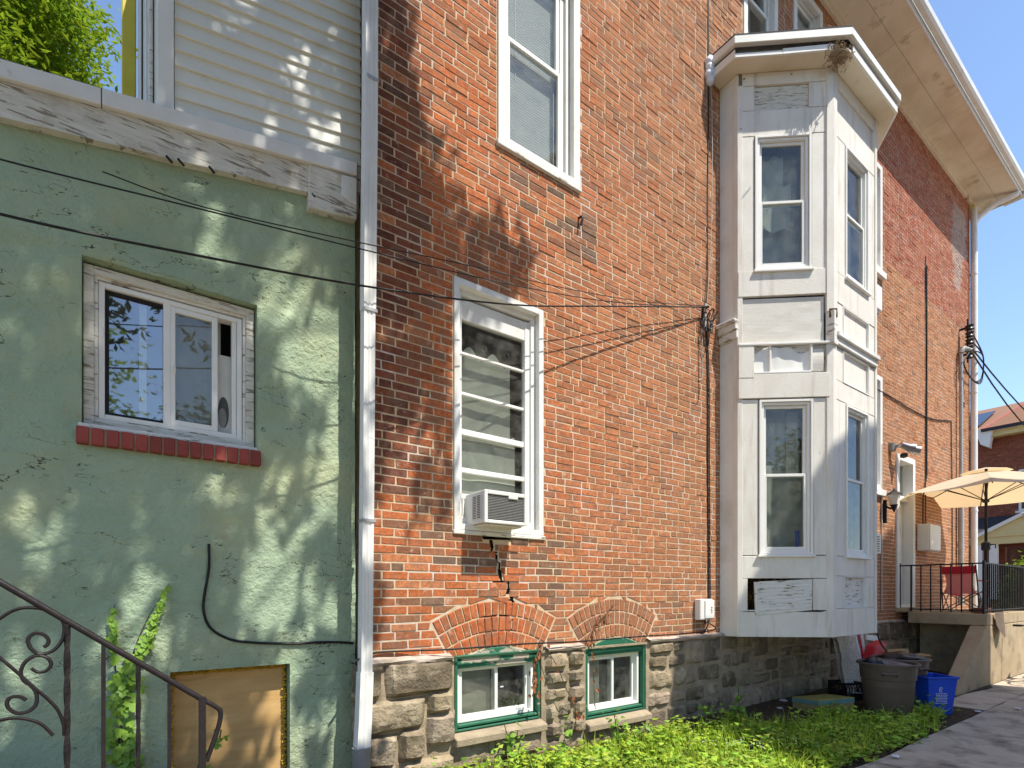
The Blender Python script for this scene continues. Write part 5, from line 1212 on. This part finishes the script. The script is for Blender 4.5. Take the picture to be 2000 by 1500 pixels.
# ================================================================= PLANTS
def leafmesh(name, L, Wd, mat, fold=.25, lobes=False):
    if lobes: pr = [(0,-.02),(.42,.0),(.62,.30),(.30,.42),(.36,.72),(0,1.0),(-.36,.72),(-.30,.42),(-.62,.30),(-.42,.0)]
    else: pr = [(0,0),(.38,.25),(.46,.55),(.2,.85),(0,1),(-.2,.85),(-.46,.55),(-.38,.25)]
    me = bpy.data.meshes.new(name); vs = [V((x*Wd, y*L, -abs(x)*Wd*fold)) for x, y in pr] + [V((0, L*.5, .0))]
    n = len(pr); me.from_pydata(vs, [], [(i, (i+1)%n, n) for i in range(n)]); me.materials.append(M_[mat]); return me
# ivy on the green wall
ivy = thing('ivy', 'bright green ivy climbing the stucco behind the handrail', 'climbing plant', WA.p(.05, .02, .2))
ivm = [leafmesh('ivy_leaf', L, L*1.0, 'leaf_ivy', .2, True) for L in (.034, .044, .054, .062)]
stems = [[(225,1560),(235,1420),(248,1330),(262,1270),(285,1215),(305,1180),(330,1140)],[(250,1560),(240,1450),(228,1330),(222,1260),(215,1215),(225,1180)],[(235,1540),(255,1440),(250,1380),(262,1330),(275,1290)]]
for s_ in stems:
    pth = smooth_path([onY(x, y, .135) for x, y in s_], 5); m = MB(); m.tube(pth, [.006*(1-.75*i/len(pth)) for i in range(len(pth))], 5); m.build('stem', 'bark', ivy)
def ivyleaf(px, py, k, d=.0):
    p = onY(px, py, .125-d); place('leaf', ivm[k], ivy, p, (pi/2+R.uniform(-.7,.25), R.uniform(-.5,.5), pi+R.uniform(-.9,.9)) if False else (R.uniform(1.0,1.75)+pi, R.uniform(-.5,.5), R.uniform(-.7,.7)))
for k in range(118):
    y = R.uniform(1270, 1540); cx = 243+8*sin(y*.03); w = 30 if y > 1300 else 22
    ivyleaf(cx+R.uniform(-w, w), y, R.randint(1,3), R.uniform(.0,.04))
for i in range(26): f = i/26; ivyleaf(275+55*f+R.uniform(-9,9)*(1-f*.7), 1268-128*f, max(0, 3-int(f*4)), .01)
for i in range(16): f = i/16; ivyleaf(222-3*f+R.uniform(-8,8)*(1-f*.6), 1265-82*f, max(0, 2-int(f*3)), .01)
# small ivy sprig at the hatch, dry vines on the basement windows, seedling plants
def sprig(name, label, pts, n, mesh, sp, cat='plant', stem='bark', r=.004, up=False):
    t = thing(name, label, cat, pts[0]); pth = smooth_path(pts, 6); m = MB(); m.tube(pth, r, 5); m.build('stem', stem, t)
    for k in range(n):
        p = pth[int(R.uniform(.05, 1)*(len(pth)-1))]+V((R.gauss(0,sp), R.gauss(0,sp*.6)-.01, R.gauss(0,sp)))
        place('leaf', R.choice(mesh), t, p, (R.uniform(-.8,.9) if up else R.uniform(.9,1.8)+pi, R.uniform(-.7,.7), R.uniform(0, 6.28) if up else R.uniform(-.8,.8)), R.uniform(.7,1.2))
    return t
sprig('ivy_sprig', 'small ivy sprig growing up the plywood hatch', [onY(380,1515,.10), onY(395,1480,.10), onY(425,1450,.10), onY(432,1425,.11)], 13, ivm[:2], .022)
drym = [leafmesh('dry_leaf', L, L*.8, 'leaf_dry', .7) for L in (.035, .05)]
sprig('dry_vine', 'dead rust brown vine hanging over the left basement window corner', [onY(1052,1255,-.1), onY(1048,1290,-.1), onY(1040,1330,-.09), onY(1048,1350,-.08)], 34, drym, .035)
sprig('dry_vine', 'dead vine threads between the two basement windows', [onY(1065,1262,-.1), onY(1090,1305,-.14), onY(1108,1350,-.14), onY(1122,1370,-.13), onY(1125,1420,-.1)], 12, drym, .02)
sprig('dry_vine', 'dead vine hanging in front of the right basement window', [onY(1172,1200,-.03), onY(1155,1240,-.06), onY(1158,1290,-.05), onY(1160,1340,-.05), onY(1163,1385,-.05)], 14, drym, .014, r=.003)
sprig('dry_twig', 'dry twig stuck on the brick arch of the right basement window', [onY(1200,1180,-.02), onY(1170,1215,-.03), onY(1158,1235,-.03)], 5, drym, .015, r=.004)
weedm = [leafmesh('weed_leaf', L, L*.75, 'leaf_ivy', .3) for L in (.05, .07, .09)]
g0 = lambda px, py: onZ(px, py, -.02)
for (px, py, h, n, lb) in ((1440,1408,.42,46,'leafy green sapling at the foot of the stone basement'),(1380,1420,.26,26,'small weed against the stone left of the sapling'),(1200,1462,.36,34,'green weed below the right basement window'),(1095,1478,.28,30,'leafy weed between the two basement windows'),(1000,1492,.30,26,'heart leaved weed under the left basement window'),(968,1502,.22,18,'low weed at the bottom edge below the left basement window'),(1262,1462,.25,26,'weed right of the right basement window')):
    b = g0(px, py); sprig('weed_plant', lb, [b, b+V((.02,-.01,h*.4)), b+V((R.uniform(-.06,.06),-.04,h))], n, weedm, .055, up=True)
b = onY(990,1440,-.1); sprig('weed_plant', 'thin seedling climbing over the left basement window sill', [onY(1000,1470,-.12), onY(992,1440,-.12), onY(985,1415,-.12)], 9, ivm[:3], .018)
# ground cover of weeds: one mass
def leafcloud(name, pts, mat, L, Wd, label, kind, parent=None, droop=.3, var=.3, flat=.6):
    vs = []; fs = []; tt = []
    for (p, sc_, g) in pts:
        th = R.uniform(0, 2*pi); d = V((cos(th), sin(th), R.uniform(-droop, droop))).normalized(); side = d.cross(V((R.uniform(-flat,flat), R.uniform(-flat,flat), 1))).normalized()
        l, w = L*sc_, Wd*sc_; b = len(vs); up = side.cross(d)*(w*.3)
        vs += [p, p+d*l*.5+side*w*.5-up, p+d*l, p+d*l*.5-side*w*.5-up]; fs += [(b, b+1, b+2), (b, b+2, b+3)]; tt += [g]*6
    me = bpy.data.meshes.new(name); c = V((sum(v.x for v in vs)/len(vs), sum(v.y for v in vs)/len(vs), min(v.z for v in vs)))
    me.from_pydata([v-c for v in vs], [], fs); me.materials.append(M_[mat])
    at = me.color_attributes.new('tint', 'FLOAT_COLOR', 'CORNER'); at.data.foreach_set('color', [x for g in tt for x in (g[0], g[1], g[2], 1)])
    o = bpy.data.objects.new(name, me); COL.objects.link(o)
    if parent: o.parent = parent; o.location = c-WORLD[parent.name]
    else: o.location = c
    if kind: tag(o, label, kind=kind)
    return o
pts = []
def weed_ok(x, y):
    edge = -1.80-.12*nz(x*1.1, 3)-(.0 if x < 7.6 else -.25*(x-7.6)); top = -.30 if x < 4.9 else -.30-.55*min(1, (x-4.9)/1.4)+.12*nz(x*1.5, 7)
    if x > 7.3: top = -1.25+.1*nz(x, 1)
    return edge < y < top and x < 8.9
for k in range(6500):
    x = R.uniform(1.7, 9.0); y = R.uniform(-2.15, -.2)
    if not weed_ok(x+R.gauss(0,.05), y+R.gauss(0,.05)): continue
    if nz(x*2.2, y*2.2, 4) < -.30 and R.random() < .75: continue
    h = max(.03, R.gauss(.095, .045)*(1+1.1*nz(x*1.6, y*1.6, 9))); b = V((x, y, ground_z(x, y)))
    for j in range(R.randint(3, 6)):
        g = R.uniform(.5, 1.35); y_ = R.uniform(.8, 1.3)
        pts.append((b+V((R.gauss(0,.035), R.gauss(0,.035), h*R.uniform(.45, 1.1))), R.uniform(.6, 1.35), (g*y_, g, g*.8)))
blades = []
for k in range(2600):
    x = R.uniform(1.7, 9.0); y = R.uniform(-2.0, -.2)
    if not weed_ok(x, y): continue
    b = V((x, y, ground_z(x, y))); g = R.uniform(.6, 1.4); h = R.uniform(.08, .26)
    for j in range(3): blades.append((b+V((R.gauss(0,.02), R.gauss(0,.02), 0)), h, (g*1.1, g, g*.7), V((R.gauss(0,.25), R.gauss(0,.25), 1))))
leafcloud('weeds', pts, 'leaf_low', .062, .044, 'low bright green weeds covering the strip beside the path', 'stuff')
pts = []
for k in range(230):
    b = onZ(R.gauss(1035, 42), R.gauss(1462, 8), -.02) if False else onZ(R.gauss(1440, 55), R.gauss(1446, 6), .06)
    pts.append((b, R.uniform(.5,1), (3.2, 1.9, 9)))
m = MB()
for k in range(120):
    b = onZ(R.gauss(1445, 50), R.gauss(1449, 6), .10+R.uniform(0,.05)); m.add([b+V((R.uniform(-.007,.007), R.uniform(-.007,.007), R.uniform(-.004,.004))) for _ in range(4)], [(0,1,2,3)])
tag(m.build('tiny_flowers', 'print_white', None, fixn=False), 'patch of tiny white flowers in the weeds', kind='stuff')
m = MB()
for (b, h, g, d) in blades:
    d = d.normalized(); sd = d.cross(V((R.gauss(0,1), R.gauss(0,1), .1))).normalized()*.0045; m.cur = g
    m.add([b-sd, b+sd, b+d*h*.6+sd*.8, b+d*h+V((d.x*.05, d.y*.05, -.01)), b+d*h*.6-sd*.8], [(0,1,2,4),(4,2,3)])
tag(m.build('grass', 'leaf_low', None, tint=True, fixn=False), 'thin grass blades standing among the weeds', kind='stuff')
# dead leaves and twigs on the dirt
pts = []
for k in range(900):
    x = R.uniform(1.7, 10); y = R.uniform(-1.9, -.1); pts.append((V((x, y, ground_z(x, y)+.006)), R.uniform(.4, 1), (1, 1, 1)))
leafcloud('leaf_litter', pts, 'leaf_dry', .04, .025, 'brown leaf litter on the bare dirt', 'stuff', droop=.1, flat=.15)
# ---- trees
def limbs(par, base, top, r0, ends, mat='bark', br=.36):
    m = MB(); pth = smooth_path([base, base.lerp(top, .4)+V((.1,.05,0)), top], 6); m.tube(pth, [r0*(1-.6*i/len(pth)) for i in range(len(pth))], 12); m.build('trunk', mat, par, smooth=60)
    for e in ends:
        s = pth[int(len(pth)*R.uniform(.45, .95))]; mid = s.lerp(e, .5)+V((R.uniform(-.3,.3), R.uniform(-.3,.3), R.uniform(.1,.5)))
        q = smooth_path([s, mid, e], 5); m = MB(); m.tube(q, [r0*br*(1-.85*i/len(q)) for i in range(len(q))], 7); m.build('branch', mat, par, smooth=60)
tr = thing('leafy_tree', 'sunlit yellow green tree behind the green annex', 'tree', (-3.4, 10, -.1))
CR = V((-3.3, 9.6, 11.2)); ends = []; pts = []
for k in range(300):
    d = V((R.gauss(0,1), R.gauss(0,1), R.gauss(0,1))).normalized(); rr = R.uniform(.45, 1)**.6
    c = CR+V((d.x*3.15*rr, d.y*2.6*rr, d.z*4.0*rr))
    if k % 8 == 0: ends.append(c)
    for j in range(250):
        q = c+V((R.gauss(0,.34), R.gauss(0,.34), R.gauss(0,.17)-.10)); g = R.uniform(.7, 1.25); pts.append((q, R.uniform(.7,1.3), (g*R.uniform(.9,1.15), g, g*.8)))
limbs(tr, V((-3.4,10,-.1)), V((-3.3,9.7,11.5)), .28, ends)
leafcloud('crown', pts, 'leaf_tree', .14, .056, None, None, parent=tr, droop=.7)
sh = thing('shade_tree', 'tall shade tree standing behind the camera over the green annex', 'tree', (-4.6, -9.0, -.1))
pts = []; ends = []
# gaps in the crown, given by where the sun that comes through them lands on the two walls (photo pixels)
GAPS = [(372,205,11,27),(392,222,8,18),(500,180,8,16),(520,188,11,22),(570,130,12,28),(625,145,10,25),(577,192,8,20),(608,255,15,36),(628,272,15,32),(655,275,9,26),
 (660,50,6,30),(690,85,6,28),(480,300,8,15),(650,350,11,16),(425,300,8,13),(320,285,7,13),(160,292,9,26),(10,215,13,11),(700,170,10,50),(712,60,7,40),(706,330,8,40),(700,470,9,40),
 (700,620,14,70),(700,800,16,80),(698,960,16,60),(694,1120,18,80),(160,385,13,48),(130,470,16,36),(200,440,9,32),(430,470,18,48),(550,490,16,58),(582,520,9,32),(375,520,24,62),(510,540,16,38),
 (600,555,11,38),(640,560,12,30),(560,640,38,62),(605,690,56,82),(650,700,24,110),(660,800,18,60),(620,900,22,42),(530,920,17,44),(562,935,11,34),(660,960,16,70),(345,935,16,38),(408,925,30,24),
 (420,962,16,42),(255,960,11,32),(236,905,9,20),(460,965,13,32),(160,610,11,42),(20,1020,20,48),(55,1035,13,32),(78,1060,16,34),(104,1085,16,34),(60,590,10,26),(20,700,10,24),(300,1010,8,30),(150,760,8,22),
 (85,1240,26,60),(240,1340,26,90),(250,1440,24,60),(305,1195,16,50),(222,1235,12,44),(30,1320,24,50),(45,1180,10,30)]
BND = [(0,790),(80,800),(160,815),(250,845),(320,845),(380,880),(430,940),(480,1040),(545,1045),(575,905),(640,880),(700,835),(760,800),(850,765),(930,745),(1010,735)]
def sunny(px, py):
    if px > 727:
        if py > 1010: return True
        for (a, b) in zip(BND, BND[1:]):
            if a[0] <= py < b[0]:
                e = a[1]+(b[1]-a[1])*(py-a[0])/(b[0]-a[0]); break
        else: e = 790
        e += 34*nz(px*.012, py*.03, 1)+26*nz(py*.011, 7)
        if 820 < px < 888 and 620 < py < 1000 and nz(px*.03, py*.009, 4) > .02: return False
        if px > e: return True
        return nz(px*.045, py*.013, 9) > (.20 if py > 560 else .30 if px > 770 else .42)
    for (x, y, a, b) in GAPS:
        if ((px-x)/(a*1.32+4))**2+((py-y)/(b*1.28+5))**2 < 1: return True
    if 452+.1*(1250-py) < px < 690 and py > 985: return nz(px*.017, py*.008, 3) > -.16
    if 125 < px < 285 and 1050 < py < 1360: return nz(px*.02, py*.01, 6) > -.12
    if py > 1240 and px > 300: return nz(px*.02, py*.012, 2) > .02
    return False
n = 0
while n < 7600:
    s, z = R.uniform(-4.2, 3.6), R.uniform(-.5, 9.8)
    yw = 0 if s > 1.5 else .15
    pj = project(V((s-.33*yw, yw, z-1.8*yw)))
    if pj[2] < .5: continue
    out = pj[0] < -60 or pj[1] < -60 or pj[1] > 1600
    if out and (R.random() < .35 or s > 2.0): continue
    if not out and sunny(pj[0], pj[1]): continue
    k = R.uniform(2.5, 4.3); c = V((s, .0, z)) - SUN_L*(k/SUN_L.y); cj = project(c)
    if cj[2] > -.3 and -260 < cj[0]*(1 if cj[2] > 0 else 0) < 2300 and cj[1] > -260 and cj[2] > 0: continue
    n += 1
    if n % 260 == 0: ends.append(c)
    for j in range(6):
        q = c+V((R.gauss(0,.024), R.gauss(0,.03), R.gauss(0,.03)-.04)); g = R.uniform(.7, 1.3); pts.append((q, R.uniform(.7,1.25), (g, g, g)))
limbs(sh, V((-4.6,-9.0,-.1)), V((-2.4,-5.4,10.0)), .26, ends, br=.16)
leafcloud('crown', pts, 'leaf_shade', .13, .055, None, None, parent=sh, droop=.9)
# shrub beyond the porch, tree and shrubs across the road and behind the camera
def bush(name, label, c, r, n, mat, L, Wd, cat, trunk=None, group=None):
    t = thing(name, label, cat, (c.x, c.y, -.1), group); pts = []
    for k in range(n//40):
        d = V((R.gauss(0,1), R.gauss(0,1), R.gauss(0,1))).normalized(); q0 = c+V((d.x*r[0], d.y*r[1], d.z*r[2]))*R.uniform(.5, 1)
        for j in range(40):
            g = R.uniform(.65, 1.3); pts.append((q0+V((R.gauss(0,r[0]*.14), R.gauss(0,r[1]*.14), R.gauss(0,r[2]*.12))), R.uniform(.7,1.3), (g, g, g)))
    m = MB()
    if trunk: m.tube(smooth_path([V((c.x,c.y,-.1)), V((c.x+.1,c.y,c.z*.4)), c]), [trunk*(1-.03*i) for i in range(13)], 10)
    else:
        for k in range(6): m.tube(smooth_path([V((c.x+R.uniform(-.1,.1),c.y,-.1)), c+V((R.uniform(-.5,.5)*r[0], R.uniform(-.5,.5)*r[1], R.uniform(-.2,.6)*r[2]))]), .02, 5)
    m.build('trunk' if trunk else 'stem', 'bark', t, smooth=60); leafcloud('foliage', pts, mat, L, Wd, None, None, parent=t, droop=.6); return t
bush('shrub', 'bright green shrub beyond the porch steps at the right edge', V((17.0,-.80,1.05)), (.8,.45,1.15), 5200, 'leaf_tree', .10, .06, 'shrub')
bush('shrub', 'low shrub behind the porch railing further along', V((18.8,-.7,.7)), (.8,.7,.85), 2200, 'leaf_tree', .10, .06, 'shrub')
bush('street_tree', 'round tree far behind the camera', V((-3.2,-15,7.2)), (3.6,3.0,3.4), 6500, 'leaf_tree', .24, .14, 'tree', .25)
bush('street_tree', 'bushy tree behind the camera across the yard', V((3,-17,5.0)), (3,2.6,3.0), 3600, 'leaf_shade', .30, .18, 'tree', .2)
# ================================================================= OTHER HOUSES
nb_ = thing('neighbour_house', 'tall brick neighbour house on the other side of the path', 'house', (10.4, -9.5, -.1))
NBX = .33*6
sil = [(5.2,-11.1),(5.2,.95),(6.05,.95),(6.57,1.5),(7.4,1.95),(11.0,2.42),(11.7,2.75),(11.7,-11.1)]
m = MB(); m.prism([V((s+NBX, -6.0, max(-.2, z+10.8))) for s, z in sil], V((0,-7.5,0))); m.build('wall', 'far_brick', nb_)
for (x, z) in ((8.4,1.6),(11.2,1.6),(8.4,4.8),(11.2,4.8),(8.4,8.0),(11.2,8.0)):
    m = MB(); m.ring(Fr((x+.9, -6.0), (-1,0)), 0, .9, -.03, .05, z, z+1.7, .08); w = m.build('window', 'white_paint', nb_)
    g = MB(); F_ = Fr((x+.9, -6.0), (-1,0)); g.add([F_.p(.06,.012,z+.06),F_.p(.84,.012,z+.06),F_.p(.84,.012,z+1.64),F_.p(.06,.012,z+1.64)], [(0,1,2,3)]); g.build('pane', 'solar', w, fixn=False)
nr = thing('back_row_house', 'brick row house far behind the camera', 'house', (6, -30, -.1))
m = MB(); m.box(Fr((0,0),(1,0)), -4, 14, 28, 36, -.2, 8.5); m.build('wall', 'far_brick', nr); m = MB(); m.box(Fr((0,0),(1,0)), -4.3, 14.3, 27.7, 36.2, 8.5, 8.8); m.build('roof', 'roof_dark', nr)
# house across the street
XS = 32.0
SF_ = Fr((XS, 30), (0, -1)); py = lambda px, y: onX(px, y, XS)
ah = thing('street_house', 'brick house with orange roof and cream porch across the street', 'house', (XS+4, 2, -.1))
UY = lambda px: 30-py(px, 1000).y
m = MB(); wall_cells(m, SF_, 15, 36, -.2, 8.75, [(UY(1990), UY(1990)+.9, 5.1, 6.9), (UY(1963), UY(1963)+.95, -.1, 3.55)], rev=.3); m.build('wall', 'far_brick', ah, fixn=False)
m = MB()
for k in range(110):
    w = .05+k*.079; o = .12*(k % 2)
    u = UY(1893)-.2+o
    while u < UY(2010)+.4:
        if not ((UY(1990)-.06 < u+.1 < UY(1990)+.96 and 5.04 < w < 6.96) or (UY(1963)-.05 < u+.1 < UY(1963)+1.0 and w < 3.6)):
            g = R.uniform(.75, 1.25); m.cur = (.30*g, .095*g, .055*g); m.add([SF_.p(u, .006, w), SF_.p(u+.225, .006, w), SF_.p(u+.225, .006, w+.066), SF_.p(u, .006, w+.066)], [(0,1,2,3)])
        u += .24
tag(m.build('brick_courses', 'brick', ah, tint=True, fixn=False), None, kind='stuff')
m = MB(); m.box(SF_, 15, 36, -8, -7.8, -.2, 8.7); m.build('back_wall', 'far_brick', ah)
uw = UY(1990); m = MB(); m.ring(SF_, uw, uw+.9, -.1, .04, 5.1, 6.9, .07); m.box(SF_, uw+.07, uw+.83, -.08, -.03, 5.97, 6.03); wd = m.build('window', 'white_vinyl', ah)
g = MB(); g.add([SF_.p(uw+.05,-.07,5.15),SF_.p(uw+.85,-.07,5.15),SF_.p(uw+.85,-.07,6.85),SF_.p(uw+.05,-.07,6.85)], [(0,1,2,3)]); g.build('pane', 'glass_dark', wd, fixn=False)
m = MB(); m.box(SF_, uw-.1, uw+1.0, -.02, .1, 5.0, 5.09); m.build('sill', 'white_paint', wd)
ud = UY(1963); m = MB(); m.box(SF_, ud, ud+.95, -.2, -.1, -.1, 2.6); m.box(SF_, ud, ud+.95, -.2, -.08, 2.62, 2.72); dr = m.build('door', 'door_dark', ah)
g = MB(); g.add([SF_.p(ud+.05,-.12,2.75),SF_.p(ud+.9,-.12,2.75),SF_.p(ud+.9,-.12,3.45),SF_.p(ud+.05,-.12,3.45)], [(0,1,2,3)]); g.build('pane', 'glass_dusty', dr, fixn=False)
def on(px, y, n=0):
    p = onX(px, y, XS-n); return SF_.p(30-p.y, n, p.z)
# roofs: main slope, front gable, cornice return, solar panels
za = 8.75; pa, pb = on(1925, 862, .5), on(1986, 803, .5); u_a = UY(1930); zt = pb.z
m = MB(); m.hexa([SF_.p(15,.45,za),SF_.p(36,.45,za),SF_.p(36,-4.2,za+2.1),SF_.p(15,-4.2,za+2.1),SF_.p(15,.45,za+.12),SF_.p(36,.45,za+.12),SF_.p(36,-4.2,za+2.22),SF_.p(15,-4.2,za+2.22)]); m.build('roof', 'roof_tile', ah)
m = MB(); u0, u1, ut = u_a, u_a+2.2, u_a+1.1
A_ = [SF_.p(u0-.1,.60,za+.10), SF_.p(u1+3.1,.60,za+.10), SF_.p(u1+3.1,-4.0,za+.10), SF_.p(u0-.1,-4.0,za+.10), SF_.p(ut+.1,-1.2,za+1.45), SF_.p(ut+2,-1.2,za+1.45)]
m.add(A_, [(0,1,5,4),(1,2,5),(2,3,4,5),(3,0,4),(3,2,1,0)]); m.build('hip_roof', 'roof_tile', ah)
m = MB(); m.bar(A_[0], A_[4], .09, .07); m.bar(A_[4], A_[5], .09, .07); m.build('ridge_tiles', 'red_pale', ah)
m = MB(); m.box(SF_, u0-.1, u1+3.1, .601, .68, za-.02, za+.11); m.build('gutter', 'roof_dark', ah)
m = MB(); m.hexa([SF_.p(u0-.15,.2,za-.55),SF_.p(u0+.15,.2,za-.75),SF_.p(u0+.15,.55,za-.75),SF_.p(u0-.15,.55,za-.55),SF_.p(u0-.32,.2,za+.1),SF_.p(u0+.28,.2,za+.1),SF_.p(u0+.28,.6,za+.1),SF_.p(u0-.32,.6,za+.1)]); m.build('cornice_return', 'white_vinyl', ah)
m = MB(); m.box(SF_, 15, 36, .0, .42, za-.26, za-.01); m.build('cornice', 'cream', ah)
m = MB(); m.box(SF_, 15, 36, .421, .56, za-.03, za+.1); m.build('gutter', 'white_paint', ah)
m = MB()
q = [(u0-2.4,.1),(u0-.3,.1),(u0-.3,-2.6),(u0-2.4,-2.6)]
m.hexa([SF_.p(u, n, za+.12+(.45-n)*.4516+.10) for u, n in q]+[SF_.p(u, n, za+.12+(.45-n)*.4516+.15) for u, n in q]); m.build('solar_panel', 'solar', ah)
# porch roof with pediment, columns
zr = on(1915, 1050, 2.2).z
m = MB(); m.hexa([SF_.p(20,2.3,zr),SF_.p(32,2.3,zr),SF_.p(32,0.01,zr+1.0),SF_.p(20,.01,zr+1.0),SF_.p(20,2.3,zr+.08),SF_.p(32,2.3,zr+.08),SF_.p(32,.01,zr+1.08),SF_.p(20,.01,zr+1.08)]); pr_ = m.build('porch_roof', 'roof_dark', ah)
m = MB(); m.box(SF_, 20, 32, 2.05, 2.35, zr-.32, zr-.01); m.build('porch_beam', 'cream', ah)
up_ = UY(1958); m = MB(); m.prism([SF_.p(up_-.3,2.4,zr-.02),SF_.p(up_+2.6,2.4,zr-.02),SF_.p(up_+1.15,2.4,zr+.75)], SF_.n*-.3); m.build('pediment', 'cream', ah)
m = MB(); m.bar(SF_.p(up_-.5,2.45,zr-.05), SF_.p(up_+1.15,2.45,zr+.85), .16, .12); m.bar(SF_.p(up_+2.8,2.45,zr-.05), SF_.p(up_+1.15,2.45,zr+.85), .16, .12); m.build('pediment_moulding', 'white_vinyl', ah)
for px in (1912, 1941):
    u = 30-onX(px, 1100, XS-2.2).y; m = MB(); m.box(SF_, u-.13, u+.13, 2.06, 2.32, 1.2, zr-.32); m.build('column', 'white_vinyl', ah, bevel=.01)
u = UY(1912); m = MB(); m.box(SF_, u-3, u+.9, 1.9, 2.4, -.1, 1.15); m.box(SF_, u-3, u+.9, 1.85, 2.45, 1.15, 1.25); m.build('porch_wall', 'far_brick', ah)
